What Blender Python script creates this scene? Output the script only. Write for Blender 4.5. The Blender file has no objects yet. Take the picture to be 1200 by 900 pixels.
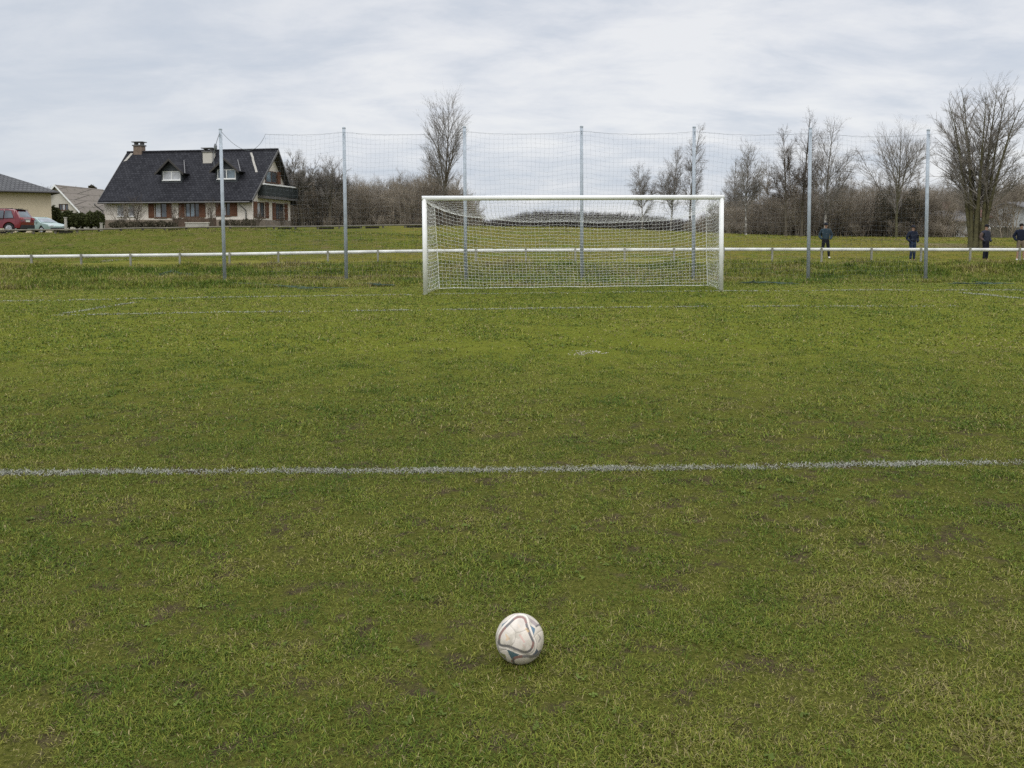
import bpy, bmesh, math, random
import numpy as np
from mathutils import Vector, Matrix

random.seed(7)
RNG = np.random.default_rng(11)
SC = bpy.context.scene
COL = SC.collection
R = math.radians

# ------------------------------------------------------------------ camera
FPX, PITCH, PP = 1020.0, R(4.0), 274.0 + 1020.0 * math.tan(R(4.0))
CAMZ = 1.9
cP, sP = math.cos(PITCH), math.sin(PITCH)
cd = bpy.data.cameras.new('camera')
cam = bpy.data.objects.new('camera', cd)
COL.objects.link(cam)
cd.sensor_fit = 'HORIZONTAL'
cd.sensor_width = 36.0
cd.lens = 36.0 * FPX / 1200.0
cd.shift_y = -(450.0 - PP) / 1200.0
cd.clip_start, cd.clip_end = 0.05, 6000
cam.location = (0, 0, CAMZ)
cam.rotation_euler = (R(90) - PITCH, 0, 0)
SC.camera = cam


def ray(u, v):
    xc, yc = (u - 600.0) / FPX, (PP - v) / FPX
    return np.array([xc, cP + yc * sP, -sP + yc * cP])


def at(u, v, Y):
    """the world point at distance Y (world y) that the photograph shows at pixel u, v"""
    d = ray(u, v)
    return np.array([0, 0, CAMZ]) + d * (Y / d[1])


# ------------------------------------------------------------------ terrain
BALL = np.array([0, 0, CAMZ]) + ray(609, 748.5) * 3.84
BALL_R = 0.1065
ZB, YB = BALL[2] - BALL_R + 0.012, BALL[1]
GL = at(498.6, 345.2, 21.65)       # goal post bases
GR = at(845.0, 340.6, 22.05)
_sl = ((GL[2] + GR[2]) / 2 - ZB) / (21.85 - YB)
_cx = (GR[2] - GL[2]) / (GR[0] - GL[0])


def plane(x, y):
    k = np.clip((y - YB) / (21.85 - YB), 0, 1)
    return ZB + _sl * (y - YB) + _cx * (x - 1.4) * k


def zrow(v, Y):
    d = ray(600, v)
    return CAMZ + Y * d[2] / d[1]


CC = np.array([0, 80, 150, 300, 490, 670, 850, 950, 1200], float)
TAB = [(35.0, [316, 315.5, 314.5, 313, 311.5, 310, 310, 310, 310]),
       (36.5, [312, 311.5, 311, 309, 308, 307, 307, 307, 307]),
       (38, [311, 310.5, 310, 308, 307, 306, 306, 306.5, 306.5]),
       (41, [308, 307.5, 307, 305, 304, 304, 304, 306, 307]),
       (44.5, [304, 303, 303, 300, 299, 300, 301, 304.5, 306]),
       (50, [292, 291, 290, 286, 288, 292, 294, 298, 300]),
       (58, [273.5, 273.5, 271, 268.5, 277, 284, 288, 290, 293]),
       (66, [273.5, 273.5, 270, 267, 269, 277, 283, 286, 288.5]),
       (75, [273.5, 273, 269, 266.5, 265.5, 271, 278, 281, 284]),
       (85, [272.5, 272, 267, 265.5, 264.8, 267.5, 275, 279, 281]),
       (95, [272, 271, 266, 265, 264.6, 266, 273.5, 277, 279]),
       (120, [271, 270, 267, 266, 265.5, 266.5, 274, 276, 277])]
YF = 22 + np.arange(0, 110, 0.25)
CF = np.arange(-100, 1301, 10.0)
_ky = [22, 24, 26.5, 28.5, 30.5] + [t[0] for t in TAB] + [200]
_kz = []
for c in range(len(CC)):
    xx = lambda Y: (CC[c] - 600) / FPX * Y
    zs = [plane(xx(22), 22.0), plane(xx(22), 23.2), 0.38, 0.29, 0.34] + [zrow(t[1][c], t[0]) for t in TAB]
    zs.append(zs[-1])
    _kz.append(np.interp(YF, _ky, zs))
_kz = np.array(_kz)
ZF = np.array([[np.interp(c, CC, _kz[:, j]) for j in range(len(YF))] for c in CF])


def _smooth(a, n, axis):
    k = np.hanning(n + 2)[1:-1]
    k /= k.sum()
    pad = [(0, 0), (0, 0)]
    pad[axis] = (n // 2, n // 2)
    b = np.pad(a, pad, mode='edge')
    return np.apply_along_axis(lambda v: np.convolve(v, k, mode='valid'), axis, b)


ZF = _smooth(_smooth(ZF, 7, 1), 9, 0)


def hash2(ix, iy, seed):
    n = (ix.astype(np.int64) * 374761393 + iy.astype(np.int64) * 668265263 + seed * 144665) & 0x7fffffff
    n = ((n ^ (n >> 13)) * 1274126177) & 0x7fffffff
    return ((n ^ (n >> 16)) & 0xffff) / 65535.0


def vnoise(x, y, s=1.0, seed=0):
    x, y = np.asarray(x) / s, np.asarray(y) / s
    ix, iy = np.floor(x), np.floor(y)
    fx, fy = x - ix, y - iy
    fx, fy = fx * fx * (3 - 2 * fx), fy * fy * (3 - 2 * fy)
    a, b = hash2(ix, iy, seed), hash2(ix + 1, iy, seed)
    c, d = hash2(ix, iy + 1, seed), hash2(ix + 1, iy + 1, seed)
    return (a * (1 - fx) + b * fx) * (1 - fy) + (c * (1 - fx) + d * fx) * fy


def fbm(x, y, s=1.0, seed=0, o=3):
    t, w = 0, 0
    for k in range(o):
        t = t + vnoise(x, y, s / 2 ** k, seed + k * 17) * 0.5 ** k
        w += 0.5 ** k
    return t / w


def T(x, y):
    x, y = np.atleast_1d(np.asarray(x, float)), np.atleast_1d(np.asarray(y, float))
    z1 = plane(x, y)
    yy = np.maximum(y, 20.0)
    u = np.clip(600 + FPX * x / yy, CF[0], CF[-1] - 1e-3)
    v = np.clip(yy, YF[0], YF[-1] - 1e-3)
    fi, fj = (u - CF[0]) / 10.0, (v - YF[0]) / 0.25
    i, j = np.floor(fi).astype(int), np.floor(fj).astype(int)
    a, b = fi - i, fj - j
    z2 = (ZF[i, j] * (1 - a) + ZF[i + 1, j] * a) * (1 - b) + (ZF[i, j + 1] * (1 - a) + ZF[i + 1, j + 1] * a) * b
    k = np.clip((y - 22.2) / 1.6, 0, 1)
    z = z1 * (1 - k) + z2 * k
    rough = np.clip((y - 24) / 2, 0, 1) * np.clip((70 - y) / 20, 0.0, 1)
    z = z + rough * ((fbm(x, y, 1.3, 3) - .5) * 0.26 + (fbm(x, y, 5.0, 5) - .5) * 0.12)
    z = z + (fbm(x, y, 0.5, 9, 2) - .5) * 0.02 * np.clip((26 - y) / 4, 0, 1)
    return z


def T1(x, y):
    return float(T(x, y)[0])


def ground_at(u, v, y0=2.0, y1=130.0):
    """first meeting of a pixel's ray with the terrain"""
    Y = np.geomspace(y0, y1, 4000)
    d = ray(u, v)
    z = CAMZ + Y * d[2] / d[1]
    x = Y * d[0] / d[1]
    t = T(x, Y)
    k = np.argmax(z <= t)
    return np.array([x[k], Y[k], t[k]])


# ------------------------------------------------------------------ materials
def new_mat(name):
    m = bpy.data.materials.new(name)
    m.use_nodes = True
    nt = m.node_tree
    return m, nt, nt.nodes['Principled BSDF']


def N(nt, typ, **kw):
    n = nt.nodes.new(typ)
    for k, v in kw.items():
        if k in n.inputs:
            n.inputs[k].default_value = v
        else:
            setattr(n, k, v)
    return n


def noise(nt, vec, scale, detail=4, rough=.55, dist=0.0):
    n = nt.nodes.new('ShaderNodeTexNoise')
    n.inputs['Scale'].default_value = scale
    n.inputs['Detail'].default_value = detail
    n.inputs['Roughness'].default_value = rough
    n.inputs['Distortion'].default_value = dist
    if vec is not None:
        nt.links.new(vec, n.inputs['Vector'])
    return n.outputs['Fac']


def ramp(nt, fac, stops):
    n = nt.nodes.new('ShaderNodeValToRGB')
    e = n.color_ramp.elements
    while len(e) < len(stops):
        e.new(0.5)
    for k, (p, c) in enumerate(stops):
        e[k].position = p
        e[k].color = (c[0], c[1], c[2], 1) if len(c) == 3 else c
    nt.links.new(fac, n.inputs['Fac'])
    return n.outputs['Color']


def mixc(nt, fac, a, b, mode='MIX'):
    n = nt.nodes.new('ShaderNodeMix')
    n.data_type = 'RGBA'
    n.blend_type = mode
    for sock, v in ((n.inputs[0], fac), (n.inputs[6], a), (n.inputs[7], b)):
        if isinstance(v, (int, float)):
            sock.default_value = v
        elif isinstance(v, tuple):
            sock.default_value = (v[0], v[1], v[2], 1)
        else:
            nt.links.new(v, sock)
    return n.outputs[2]


def mathn(nt, op, a, b=None, c=None, clamp=False):
    n = nt.nodes.new('ShaderNodeMath')
    n.operation = op
    n.use_clamp = clamp
    for k, v in enumerate((a, b, c)):
        if v is None:
            continue
        if isinstance(v, (int, float)):
            n.inputs[k].default_value = v
        else:
            nt.links.new(v, n.inputs[k])
    return n.outputs[0]


def maprange(nt, v, a, b, c=0.0, d=1.0, smooth=True):
    n = nt.nodes.new('ShaderNodeMapRange')
    n.interpolation_type = 'SMOOTHSTEP' if smooth else 'LINEAR'
    nt.links.new(v, n.inputs['Value'])
    n.inputs['From Min'].default_value = a
    n.inputs['From Max'].default_value = b
    n.inputs['To Min'].default_value = c
    n.inputs['To Max'].default_value = d
    return n.outputs['Result']


def bump(nt, h, strength, dist, bsdf):
    b = nt.nodes.new('ShaderNodeBump')
    b.inputs['Strength'].default_value = strength
    b.inputs['Distance'].default_value = dist
    nt.links.new(h, b.inputs['Height'])
    nt.links.new(b.outputs['Normal'], bsdf.inputs['Normal'])


def mat(name, c, rough=.7, vary=.25, scale=3.0, metal=0.0, spec=.3, bumps=.15, c2=None, fine=None):
    m, nt, p = new_mat(name)
    tc = N(nt, 'ShaderNodeTexCoord')
    f = noise(nt, tc.outputs['Object'], scale, 5, .6)
    lo = tuple(max(0, v * (1 - vary)) for v in c)
    hi = tuple(min(1, v * (1 + vary * .6)) for v in (c2 or c))
    col = ramp(nt, f, [(.3, lo), (.7, hi)])
    nt.links.new(col, p.inputs['Base Color'])
    p.inputs['Roughness'].default_value = rough
    p.inputs['Metallic'].default_value = metal
    p.inputs['Specular IOR Level'].default_value = spec
    if bumps:
        f2 = noise(nt, tc.outputs['Object'], fine or scale * 8, 3, .6)
        bump(nt, f2, bumps, .02, p)
    return m


M = {}
M['white_paint'] = mat('white_paint', (.78, .78, .75), .45, .10, 4, spec=.4, bumps=.05)
M['net_cord'] = mat('net_cord', (.80, .80, .77), .8, .15, 9, bumps=0)
M['stop_cord'] = mat('stop_cord', (.17, .185, .195), .8, .2, 2, bumps=0)
M['teal_cord'] = mat('teal_cord', (.075, .115, .078), .8, .4, 3, bumps=0)
M['galv'] = mat('galvanised', (.35, .39, .425), .55, .2, 6, metal=.0, spec=.4, bumps=.05)
M['cap'] = mat('grey_plastic', (.16, .17, .18), .6, .2, 6)
M['rail_white'] = mat('rail_white', (.60, .60, .565), .7, .30, 1.6, bumps=.1)
M['rail_post'] = mat('rail_post_grey', (.25, .245, .205), .8, .35, 3)
M['old_wood'] = mat('old_wood', (.16, .145, .11), .85, .4, 1.5)
M['under_rail_shade'] = mat('under_rail_shade', (.05, .045, .035), .9, .4, 2)  # dark tone standing in for the shade under the low rail
M['brown_board'] = mat('brown_board', (.105, .07, .05), .8, .35, 2)
M['shutter'] = mat('shutter_brown', (.125, .055, .03), .7, .25, 2)
M['render_cream'] = mat('render_cream', (.68, .625, .555), .9, .12, .8)
M['render_beige'] = mat('render_beige', (.57, .485, .35), .9, .08, .5)
M['render_pale'] = mat('render_pale', (.52, .49, .43), .9, .12, .8)
M['render_white'] = mat('render_white', (.50, .50, .48), .9, .2, .8)
M['plinth'] = mat('plinth', (.22, .18, .14), .9, .3, 1.5)
M['frame_white'] = mat('frame_white', (.75, .75, .73), .5, .06, 3, bumps=0)
M['frame_brown'] = mat('frame_brown', (.10, .06, .04), .6, .2, 3)
M['slate_cladding'] = mat('slate_cladding', (.045, .05, .055), .7, .3, 4)
M['green_board'] = mat('green_board', (.034, .041, .041), .7, .3, 3)
M['brick_brown'] = mat('brick_brown', (.20, .15, .115), .9, .35, 5)
M['gutter'] = mat('gutter_zinc', (.13, .125, .12), .5, .2, 3, metal=.3)
M['concrete'] = mat('concrete', (.36, .34, .30), .9, .25, 3)
M['soffit'] = mat('soffit_dark', (.055, .05, .045), .8, .25, 3)


def roof_mat(name, c, c2, bw=.34, bh=.30, moss=None):
    m, nt, p = new_mat(name)
    tc = N(nt, 'ShaderNodeTexCoord')
    sep = N(nt, 'ShaderNodeSeparateXYZ')
    nt.links.new(tc.outputs['Object'], sep.inputs[0])
    comb = N(nt, 'ShaderNodeCombineXYZ')
    xy = mathn(nt, 'ADD', sep.outputs[0], mathn(nt, 'MULTIPLY', sep.outputs[1], .15))
    nt.links.new(xy, comb.inputs[0])
    nt.links.new(mathn(nt, 'MULTIPLY', sep.outputs[2], 1.45), comb.inputs[1])
    b = N(nt, 'ShaderNodeTexBrick')
    b.inputs['Scale'].default_value = 1.0
    b.inputs['Brick Width'].default_value = bw
    b.inputs['Row Height'].default_value = bh
    b.inputs['Mortar Size'].default_value = .05
    b.inputs['Mortar Smooth'].default_value = .6
    b.inputs['Color1'].default_value = (*c, 1)
    b.inputs['Color2'].default_value = (*c2, 1)
    b.inputs['Mortar'].default_value = (c[0] * .15, c[1] * .15, c[2] * .15, 1)
    nt.links.new(comb.outputs[0], b.inputs['Vector'])
    f = noise(nt, tc.outputs['Object'], .8, 5, .65)
    col = mixc(nt, mathn(nt, 'MULTIPLY', f, .6), b.outputs['Color'], tuple(v * 1.15 for v in c2))
    if moss:
        f3 = maprange(nt, noise(nt, tc.outputs['Object'], 1.7, 5, .7), .5, .72)
        col = mixc(nt, f3, col, moss)
    nt.links.new(col, p.inputs['Base Color'])
    p.inputs['Roughness'].default_value = .7
    p.inputs['Specular IOR Level'].default_value = .06
    bump(nt, b.outputs['Fac'], -.9, .08, p)
    return m


M['roof_dark'] = roof_mat('roof_tiles_dark', (.011, .011, .014), (.038, .038, .043))
M['roof_grey'] = roof_mat('roof_tiles_grey', (.075, .075, .078), (.10, .10, .10))
M['roof_old'] = roof_mat('roof_old_sheets', (.16, .14, .12), (.20, .175, .15), .9, 1.2, moss=(.09, .085, .055))
M['roof_pale'] = roof_mat('roof_pale', (.13, .13, .13), (.17, .165, .165))
M['roof_red'] = roof_mat('roof_red', (.12, .06, .048), (.15, .08, .065))


def glass_mat(name, c=(.05, .06, .07), rough=.08):
    m, nt, p = new_mat(name)
    tc = N(nt, 'ShaderNodeTexCoord')
    f = noise(nt, tc.outputs['Object'], 1.3, 2)
    nt.links.new(ramp(nt, f, [(.35, tuple(v * .5 for v in c)), (.65, tuple(v * 1.6 for v in c))]), p.inputs['Base Color'])
    p.inputs['Roughness'].default_value = rough
    p.inputs['Specular IOR Level'].default_value = .9
    return m


M['glass'] = glass_mat('window_glass')
M['curtain'] = mat('net_curtain', (.42, .43, .45), .4, .25, 2.5, spec=.8, bumps=0)
M['car_glass'] = glass_mat('car_glass', (.05, .06, .07), .04)
M['car_glass_pale'] = glass_mat('car_glass_pale', (.13, .17, .20), .06)


def paint_mat(name, c):
    m, nt, p = new_mat(name)
    tc = N(nt, 'ShaderNodeTexCoord')
    f = noise(nt, tc.outputs['Object'], 1.5, 4)
    nt.links.new(ramp(nt, f, [(.3, tuple(v * .85 for v in c)), (.7, c)]), p.inputs['Base Color'])
    p.inputs['Roughness'].default_value = .28
    p.inputs['Specular IOR Level'].default_value = .5
    p.inputs['Coat Weight'].default_value = .5
    p.inputs['Coat Roughness'].default_value = .08
    return m


M['car_red'] = paint_mat('car_paint_red', (.16, .013, .02))
M['car_green'] = paint_mat('car_paint_green', (.22, .30, .27))
M['tyre'] = mat('tyre', (.018, .018, .018), .9, .3, 8)
M['rim'] = mat('rim', (.45, .46, .48), .35, .15, 8, metal=.5)
M['black_trim'] = mat('black_trim', (.02, .02, .022), .6, .3, 4)
M['tail_red'] = mat('tail_light', (.28, .03, .03), .2, .2, 6, spec=.7, bumps=0)
M['head_clear'] = mat('headlight_clear', (.6, .62, .64), .15, .2, 6, spec=.8, bumps=0)
M['plate'] = mat('plate_white', (.65, .65, .60), .5, .05, 4, bumps=0)
M['skin'] = mat('skin', (.33, .20, .145), .6, .12, 8, bumps=0)
M['shoe_white'] = mat('shoe_white', (.62, .62, .6), .6, .15, 8)
M['shoe_dark'] = mat('shoe_dark', (.03, .028, .026), .7, .2, 8)
for nm, c in (('cloth_teal', (.028, .046, .060)), ('cloth_navy', (.012, .016, .030)), ('cloth_grey_navy', (.030, .033, .048)),
              ('cloth_black', (.013, .013, .017)), ('cloth_jeans', (.018, .028, .055)), ('cloth_khaki', (.15, .12, .085)),
              ('cloth_ink', (.014, .015, .022)), ('cloth_rust', (.10, .07, .06)), ('hair_dark', (.02, .015, .012))):
    M[nm] = mat(nm, c, .9, .3, 6, spec=.15, bumps=.3, fine=40)


def bark_mat(name, lo, hi, sc=4.0, pale=None):
    m, nt, p = new_mat(name)
    tc = N(nt, 'ShaderNodeTexCoord')
    f = noise(nt, tc.outputs['Object'], sc, 5, .65)
    col = ramp(nt, f, [(.3, lo), (.7, hi)])
    if pale:
        f2 = maprange(nt, noise(nt, tc.outputs['Object'], 2.2, 4, .7), .48, .6)
        col = mixc(nt, f2, col, pale)
    nt.links.new(col, p.inputs['Base Color'])
    p.inputs['Roughness'].default_value = .9
    p.inputs['Specular IOR Level'].default_value = .15
    bump(nt, noise(nt, tc.outputs['Object'], 18, 4, .7), .5, .03, p)
    return m


M['bark'] = bark_mat('bark_brown', (.06, .05, .035), (.13, .11, .08))
M['bark_moss'] = bark_mat('bark_mossy', (.055, .050, .030), (.12, .11, .055))
M['bark_birch'] = bark_mat('bark_birch', (.07, .06, .05), (.16, .145, .125), pale=(.42, .40, .36))
M['twig'] = bark_mat('twig_brown', (.085, .068, .056), (.17, .142, .118), .9)
M['twig_grey'] = bark_mat('twig_grey', (.135, .12, .105), (.27, .245, .215), .9)
M['scrub'] = bark_mat('scrub_brown', (.105, .088, .066), (.34, .29, .225), .25)
M['scrub_far'] = bark_mat('scrub_far', (.06, .05, .045), (.11, .095, .085), .15)


def leaf_mat(name, attr=True, c=(.03, .045, .015), trans=.25):
    m, nt, p = new_mat(name)
    if attr:
        a = N(nt, 'ShaderNodeAttribute', attribute_name='Col')
        col = a.outputs['Color']
    else:
        tc = N(nt, 'ShaderNodeTexCoord')
        f = noise(nt, tc.outputs['Object'], 1.4, 5, .6)
        col = ramp(nt, f, [(.3, tuple(v * .55 for v in c)), (.7, tuple(v * 1.5 for v in c))])
    nt.links.new(col, p.inputs['Base Color'])
    p.inputs['Roughness'].default_value = .6
    p.inputs['Specular IOR Level'].default_value = .06
    tr = N(nt, 'ShaderNodeBsdfTranslucent')
    nt.links.new(col, tr.inputs['Color'])
    mx = N(nt, 'ShaderNodeMixShader')
    mx.inputs[0].default_value = trans
    nt.links.new(p.outputs[0], mx.inputs[1])
    nt.links.new(tr.outputs[0], mx.inputs[2])
    nt.links.new(mx.outputs[0], nt.nodes['Material Output'].inputs['Surface'])
    return m


M['blade'] = leaf_mat('grass_blades')
M['paint_blade'] = leaf_mat('painted_blades', trans=.1)
M['hedge_leaf'] = leaf_mat('hedge_leaves', False, (.062, .070, .026))
M['ivy_leaf'] = leaf_mat('ivy_leaves', False, (.070, .062, .040))


def ground_mat():
    m, nt, p = new_mat('ground')
    g = N(nt, 'ShaderNodeNewGeometry')
    pos = g.outputs['Position']
    sep = N(nt, 'ShaderNodeSeparateXYZ')
    nt.links.new(pos, sep.inputs[0])
    y = sep.outputs[1]
    big = noise(nt, pos, .35, 4, .6)
    mid = noise(nt, pos, 1.6, 5, .65)
    fine = noise(nt, pos, 9, 5, .7)
    vfine = noise(nt, pos, 45, 3, .7)
    # thatch and soil under the near turf
    soil = ramp(nt, fine, [(.3, (.040, .032, .018)), (.7, (.105, .082, .045))])
    thatch = ramp(nt, vfine, [(.3, (.050, .058, .010)), (.7, (.13, .128, .030))])
    near = mixc(nt, maprange(nt, noise(nt, pos, 5, 4, .65), .48, .66), thatch, soil)
    # mown pitch seen from afar
    pitch = ramp(nt, mid, [(.25, (.112, .138, .016)), (.5, (.148, .170, .023)), (.75, (.182, .186, .034))])
    pitch = mixc(nt, maprange(nt, fine, .35, .7), pitch, (.115, .118, .018))
    pitch = mixc(nt, maprange(nt, big, .55, .75, 0, .5), pitch, (.20, .185, .035))
    # rough bank
    bank = ramp(nt, fine, [(.25, (.07, .075, .014)), (.5, (.115, .118, .020)), (.78, (.19, .17, .045))])
    bank = mixc(nt, maprange(nt, mid, .55, .7, 0, .7), bank, (.11, .088, .04))
    # upper field
    field = ramp(nt, mid, [(.25, (.102, .100, .016)), (.5, (.148, .132, .024)), (.75, (.185, .150, .045))])
    field = mixc(nt, maprange(nt, big, .48, .62, 0, .75), field, (.095, .125, .016))
    field = mixc(nt, maprange(nt, fine, .45, .75, 0, .6), field, (.105, .105, .02))
    pat = noise(nt, pos, .9, 6, .72)
    field = mixc(nt, maprange(nt, pat, .52, .66, 0, .65), field, (.125, .098, .048))
    field = mixc(nt, maprange(nt, pat, .46, .34, 0, .6), field, (.07, .082, .018))
    yj = mathn(nt, 'ADD', y, mathn(nt, 'MULTIPLY', mathn(nt, 'SUBTRACT', mid, .5), 1.6))
    c = mixc(nt, maprange(nt, y, 6.5, 13), near, pitch)
    c = mixc(nt, maprange(nt, yj, 24.2, 25.2), c, bank)
    c = mixc(nt, maprange(nt, yj, 36.5, 38), c, field)
    left = maprange(nt, mathn(nt, 'ADD', sep.outputs[0], mathn(nt, 'MULTIPLY', y, .13)), 1.5, -3.0)
    left = mathn(nt, 'MULTIPLY', left, maprange(nt, yj, 40, 46))
    c = mixc(nt, mathn(nt, 'MULTIPLY', left, .7), c, ramp(nt, pat, [(.35, (.060, .088, .014)), (.52, (.085, .092, .018)), (.66, (.125, .102, .045))]))
    strip = mathn(nt, 'MULTIPLY', maprange(nt, yj, 36.4, 37.2), maprange(nt, yj, 41, 39.2))
    c = mixc(nt, mathn(nt, 'MULTIPLY', strip, .6), c, (.19, .185, .040))
    # bare stony scrape on the upper bank, left
    vd = N(nt, 'ShaderNodeVectorMath', operation='DISTANCE')
    sc_ = N(nt, 'ShaderNodeVectorMath', operation='MULTIPLY')
    nt.links.new(pos, sc_.inputs[0])
    sc_.inputs[1].default_value = (1, .45, 0)
    nt.links.new(sc_.outputs[0], vd.inputs[0])
    vd.inputs[1].default_value = (SCRAPE[0], SCRAPE[1] * .45, 0)
    dn = mathn(nt, 'ADD', vd.outputs['Value'], mathn(nt, 'MULTIPLY', mathn(nt, 'SUBTRACT', mid, .5), 1.4))
    c = mixc(nt, maprange(nt, dn, .5, .95, 1, 0), c, ramp(nt, vfine, [(.3, (.16, .13, .10)), (.7, (.30, .26, .22))]))
    # dead grass beneath the big tree
    sc2 = N(nt, 'ShaderNodeVectorMath', operation='MULTIPLY')
    nt.links.new(pos, sc2.inputs[0])
    sc2.inputs[1].default_value = (.45, .3, 0)
    vd2 = N(nt, 'ShaderNodeVectorMath', operation='DISTANCE')
    nt.links.new(sc2.outputs[0], vd2.inputs[0])
    vd2.inputs[1].default_value = (33.5 * .45, 66 * .3, 0)
    dn2 = mathn(nt, 'ADD', vd2.outputs['Value'], mathn(nt, 'MULTIPLY', mathn(nt, 'SUBTRACT', mid, .5), 1.5))
    c = mixc(nt, maprange(nt, dn2, .8, 2.2, .75, 0), c, (.17, .135, .085))
    nt.links.new(c, p.inputs['Base Color'])
    p.inputs['Roughness'].default_value = 1.0
    p.inputs['Specular IOR Level'].default_value = .02
    h = mathn(nt, 'ADD', mathn(nt, 'MULTIPLY', fine, .6), mathn(nt, 'MULTIPLY', vfine, .4))
    bump(nt, h, .9, .12, p)
    return m


SCRAPE = ground_at(136, 305, 37.5)
M['ground'] = ground_mat()


# ------------------------------------------------------------------ mesh helpers
def link(o, parent=None):
    COL.objects.link(o)
    if parent is not None:
        o.parent = parent
    return o


def np_mesh(name, v, quads=None, tris=None, smooth=False):
    """mesh from numpy arrays"""
    me = bpy.data.meshes.new(name)
    nq = 0 if quads is None else len(quads)
    nt_ = 0 if tris is None else len(tris)
    me.vertices.add(len(v))
    me.vertices.foreach_set('co', np.ascontiguousarray(v, np.float32).ravel())
    loops = np.concatenate([a.ravel() for a in (quads, tris) if a is not None and len(a)]).astype(np.int32)
    me.loops.add(len(loops))
    me.loops.foreach_set('vertex_index', loops)
    me.polygons.add(nq + nt_)
    st = np.concatenate([np.arange(nq) * 4, nq * 4 + np.arange(nt_) * 3]).astype(np.int32)
    me.polygons.foreach_set('loop_start', st)
    if smooth:
        me.polygons.foreach_set('use_smooth', np.ones(nq + nt_, bool))
    me.update(calc_edges=True)
    me.validate()
    return me


def colour_attr(me, cols):
    a = me.color_attributes.new('Col', 'FLOAT_COLOR', 'POINT')
    c = np.ones((len(cols), 4), np.float32)
    c[:, :3] = cols
    a.data.foreach_set('color', c.ravel())


def mobj(name, me, m, parent=None):
    o = bpy.data.objects.new(name, me)
    for k in (m if isinstance(m, (list, tuple)) else [m]):
        me.materials.append(k)
    return link(o, parent)


def tag(o, label=None, cat=None, group=None, kind=None):
    if label:
        o['label'] = label
    if cat:
        o['category'] = cat
    if group:
        o['group'] = group
    if kind:
        o['kind'] = kind
    return o


def thing(name, label, cat, loc=(0, 0, 0), rz=0.0, group=None):
    o = bpy.data.objects.new(name, None)
    o.empty_display_size = .3
    link(o)
    o.location = [float(v) for v in loc]
    o.rotation_euler = (0, 0, rz)
    return tag(o, label, cat, group)


class MB:
    def __init__(s):
        s.v, s.f = [], []

    def add(s, v, f):
        b = len(s.v)
        s.v += [tuple(float(c) for c in p) for p in v]
        s.f += [tuple(i + b for i in q) for q in f]
        return s

    def box(s, c, d, rz=0.0, rx=0.0, ry=0.0):
        mt = Matrix.Rotation(rz, 3, 'Z') @ Matrix.Rotation(ry, 3, 'Y') @ Matrix.Rotation(rx, 3, 'X')
        vs = []
        for z in (-1, 1):
            for y in (-1, 1):
                for x in (-1, 1):
                    vs.append(Vector(c) + mt @ Vector((x * d[0] / 2, y * d[1] / 2, z * d[2] / 2)))
        return s.add(vs, [(0, 2, 3, 1), (4, 5, 7, 6), (0, 1, 5, 4), (2, 6, 7, 3), (0, 4, 6, 2), (1, 3, 7, 5)])

    def prism(s, poly, dirv):
        """polygon of 3-D points pushed along a vector"""
        n = len(poly)
        a = [Vector(p) for p in poly]
        b = [p + Vector(dirv) for p in a]
        f = [tuple(range(n - 1, -1, -1)), tuple(range(n, 2 * n))]
        for i in range(n):
            j = (i + 1) % n
            f.append((i, j, n + j, n + i))
        return s.add(a + b, f)

    def tube(s, pts, r, sides=8, caps=True):
        pts = [Vector(p) for p in pts]
        rr = r if isinstance(r, (list, tuple)) else [r] * len(pts)
        vs, n = [], len(pts)
        for i, p in enumerate(pts):
            t = (pts[min(i + 1, n - 1)] - pts[max(i - 1, 0)]).normalized()
            a = Vector((0, 0, 1)) if abs(t.z) < .9 else Vector((1, 0, 0))
            e1 = t.cross(a).normalized()
            e2 = t.cross(e1)
            for k in range(sides):
                an = 2 * math.pi * k / sides
                vs.append(p + (e1 * math.cos(an) + e2 * math.sin(an)) * rr[i])
        f = []
        for i in range(n - 1):
            for k in range(sides):
                k2 = (k + 1) % sides
                f.append((i * sides + k, i * sides + k2, (i + 1) * sides + k2, (i + 1) * sides + k))
        if caps:
            f.append(tuple(range(sides - 1, -1, -1)))
            f.append(tuple((n - 1) * sides + k for k in range(sides)))
        return s.add(vs, f)

    def lathe(s, prof, c=(0, 0, 0), axis='Z', n=20):
        vs, f = [], []
        for (r, h) in prof:
            for k in range(n):
                a = 2 * math.pi * k / n
                if axis == 'Z':
                    p = (r * math.cos(a), r * math.sin(a), h)
                else:
                    p = (r * math.cos(a), h, r * math.sin(a))
                vs.append((p[0] + c[0], p[1] + c[1], p[2] + c[2]))
        for i in range(len(prof) - 1):
            for k in range(n):
                k2 = (k + 1) % n
                f.append((i * n + k, i * n + k2, (i + 1) * n + k2, (i + 1) * n + k))
        f.append(tuple(range(n - 1, -1, -1)))
        f.append(tuple((len(prof) - 1) * n + k for k in range(n)))
        return s.add(vs, f)

    def build(s, name, m, parent=None, bevel=0.0, smooth=False):
        me = bpy.data.meshes.new(name)
        me.from_pydata(s.v, [], s.f)
        bm = bmesh.new()
        bm.from_mesh(me)
        bmesh.ops.recalc_face_normals(bm, faces=bm.faces)
        if bevel:
            bmesh.ops.bevel(bm, geom=[e for e in bm.edges if len(e.link_faces) == 2 and e.calc_face_angle(0) > .5],
                            offset=bevel, segments=2, profile=.7, affect='EDGES')
        for f in bm.faces:
            f.smooth = smooth
        bm.to_mesh(me)
        bm.free()
        me.update()
        return mobj(name, me, m, parent)


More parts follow.
